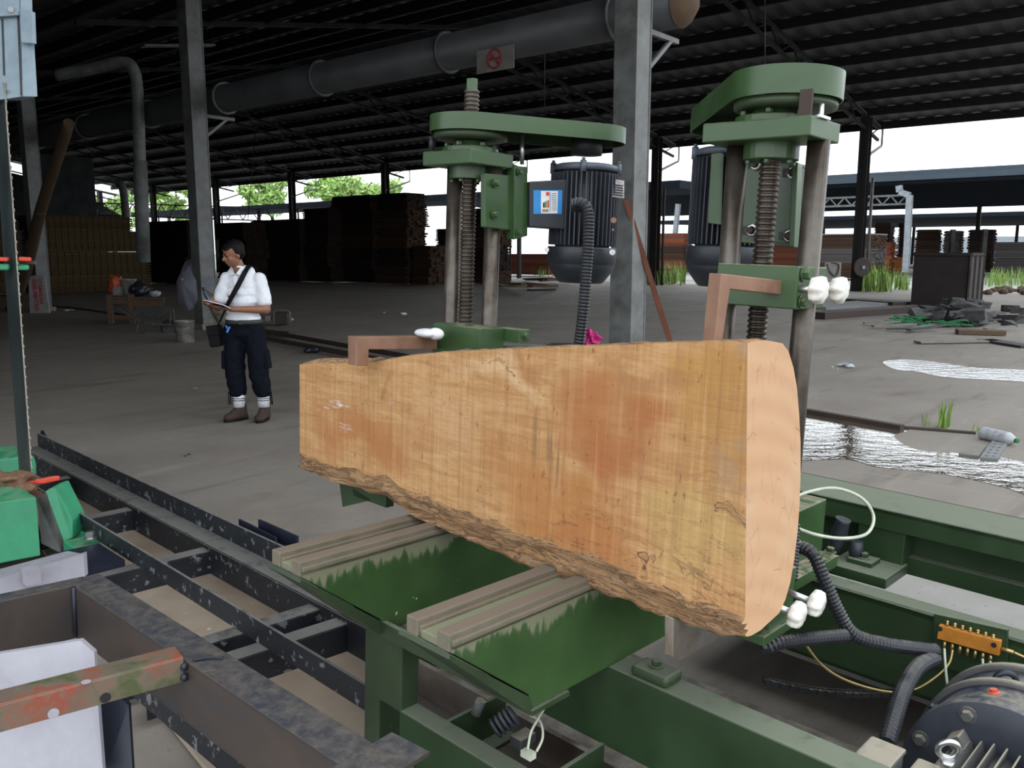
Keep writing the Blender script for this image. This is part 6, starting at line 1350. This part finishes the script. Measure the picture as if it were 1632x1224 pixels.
weeds(850, 885, 436, 443, 60, .8, 'hazy green grass below the left motor')
weeds(1496, 1512, 678, 684, 26, .30, 'small weed growing in the floor gap above the far puddle edge', 'weed')
weeds(1466, 1485, 675, 681, 14, .16, 'tiny weed left of the bigger one in the floor gap', 'weed')
weeds(1546, 1560, 688, 694, 8, .12, 'tiny weed beside the crushed plastic bottle', 'weed')
for i in range(16):
    q = WG(rr.uniform(1565, 1640), rr.uniform(462, 470)); m = MB(); s_ = rr.uniform(.10, .22); m.ell(q + Vector((0, 0, s_ * .5)), (s_, s_, s_ * .7), None, 7, 5); solo('stone', m, PALLET, q, 'brown stone in the row behind the rubble at the right edge', 'stone', 'row of stones at right', fr='W')
# puddles and the joint strip
def puddle(pts, label, mat=WATER):
    P_ = smoothpath([WG(a_, b_, .004) for a_, b_ in pts], True, 6)[:-1]; m = MB(); m.prism(P_, (0, 0, -.003)); solo('puddle', m, mat, P_[0], label, 'puddle', fr='W')
puddle([(1408, 576), (1450, 573), (1500, 578), (1560, 586), (1660, 592), (1660, 608), (1560, 604), (1500, 600), (1460, 592), (1425, 588)], 'bright long puddle on the floor at right', CALM)
puddle([(1240, 650), (1300, 662), (1370, 672), (1440, 680), (1447, 686), (1425, 694), (1440, 708), (1470, 718), (1530, 722), (1590, 728), (1660, 748), (1660, 792), (1600, 776), (1540, 762), (1480, 752), (1400, 744), (1350, 732), (1240, 724)], 'large foamy puddle behind the far green beam')
m = MB(); m.bar(WG(1230, 646, .02), WG(1438, 682, .02), .07, .05); solo('steel_strip', m, RUSTY, WG(1300, 658), 'long rusty steel strip at the far edge of the large puddle', 'steel strip', fr='W')
m = MB(); m.bar(WG(1440, 681, .01), WG(1555, 690, .01), .05, .02); solo('floor_gap_strip', m, RUSTY, WG(1500, 686), 'thin dark strip in the floor joint with weeds', 'steel strip', fr='W')
q = WG(1590, 700); t = thing('plastic_bottle', q, 'crushed clear plastic bottle with a green cap lying by the puddle', 'bottle', None, 'W')
m = MB(); a, b = WG(1566, 690, .05), WG(1618, 702, .05); m.tube([a, a.lerp(b, .3), a.lerp(b, .7), a.lerp(b, .9), b], lambda s: .055 if s < .6 else .055 - .038 * (s - .6) / .4, 12); part('bottle_body', m, CLEAR, t); m = MB(); m.cyl(b, b + (b - a).normalized() * .03, .018, 12); part('cap', m, GRNET, t)
m = MB(); P_ = [WG(1562, 728, .02), WG(1590, 730, .02), WG(1610, 700, .02), WG(1586, 696, .02)]; m.prism(P_, (0, 0, -.015)); sl = solo('perforated_strip', m, TARP, P_[0], 'pale perforated board under the crushed bottle', 'board', fr='W')
for i in range(14):
    u_, v_ = (i % 2) * .4 + .3, (i // 2) / 7 + .07; q = P_[0].lerp(P_[1], u_).lerp(P_[3].lerp(P_[2], u_), v_); m = MB(); m.lathe([(.012, 0), (.012, .002)], q, (0, 0, 1), 8); part('hole', m, BLACK, sl)
m = MB(); P_ = [WG(1528, 722, .02), WG(1560, 726, .02), WG(1572, 710, .02), WG(1560, 708, .02)]; m.prism(P_, (0, 0, -.015)); solo('board_scrap', m, BOARDW, P_[0], 'small grey board scrap left of the perforated board', 'board', fr='W')
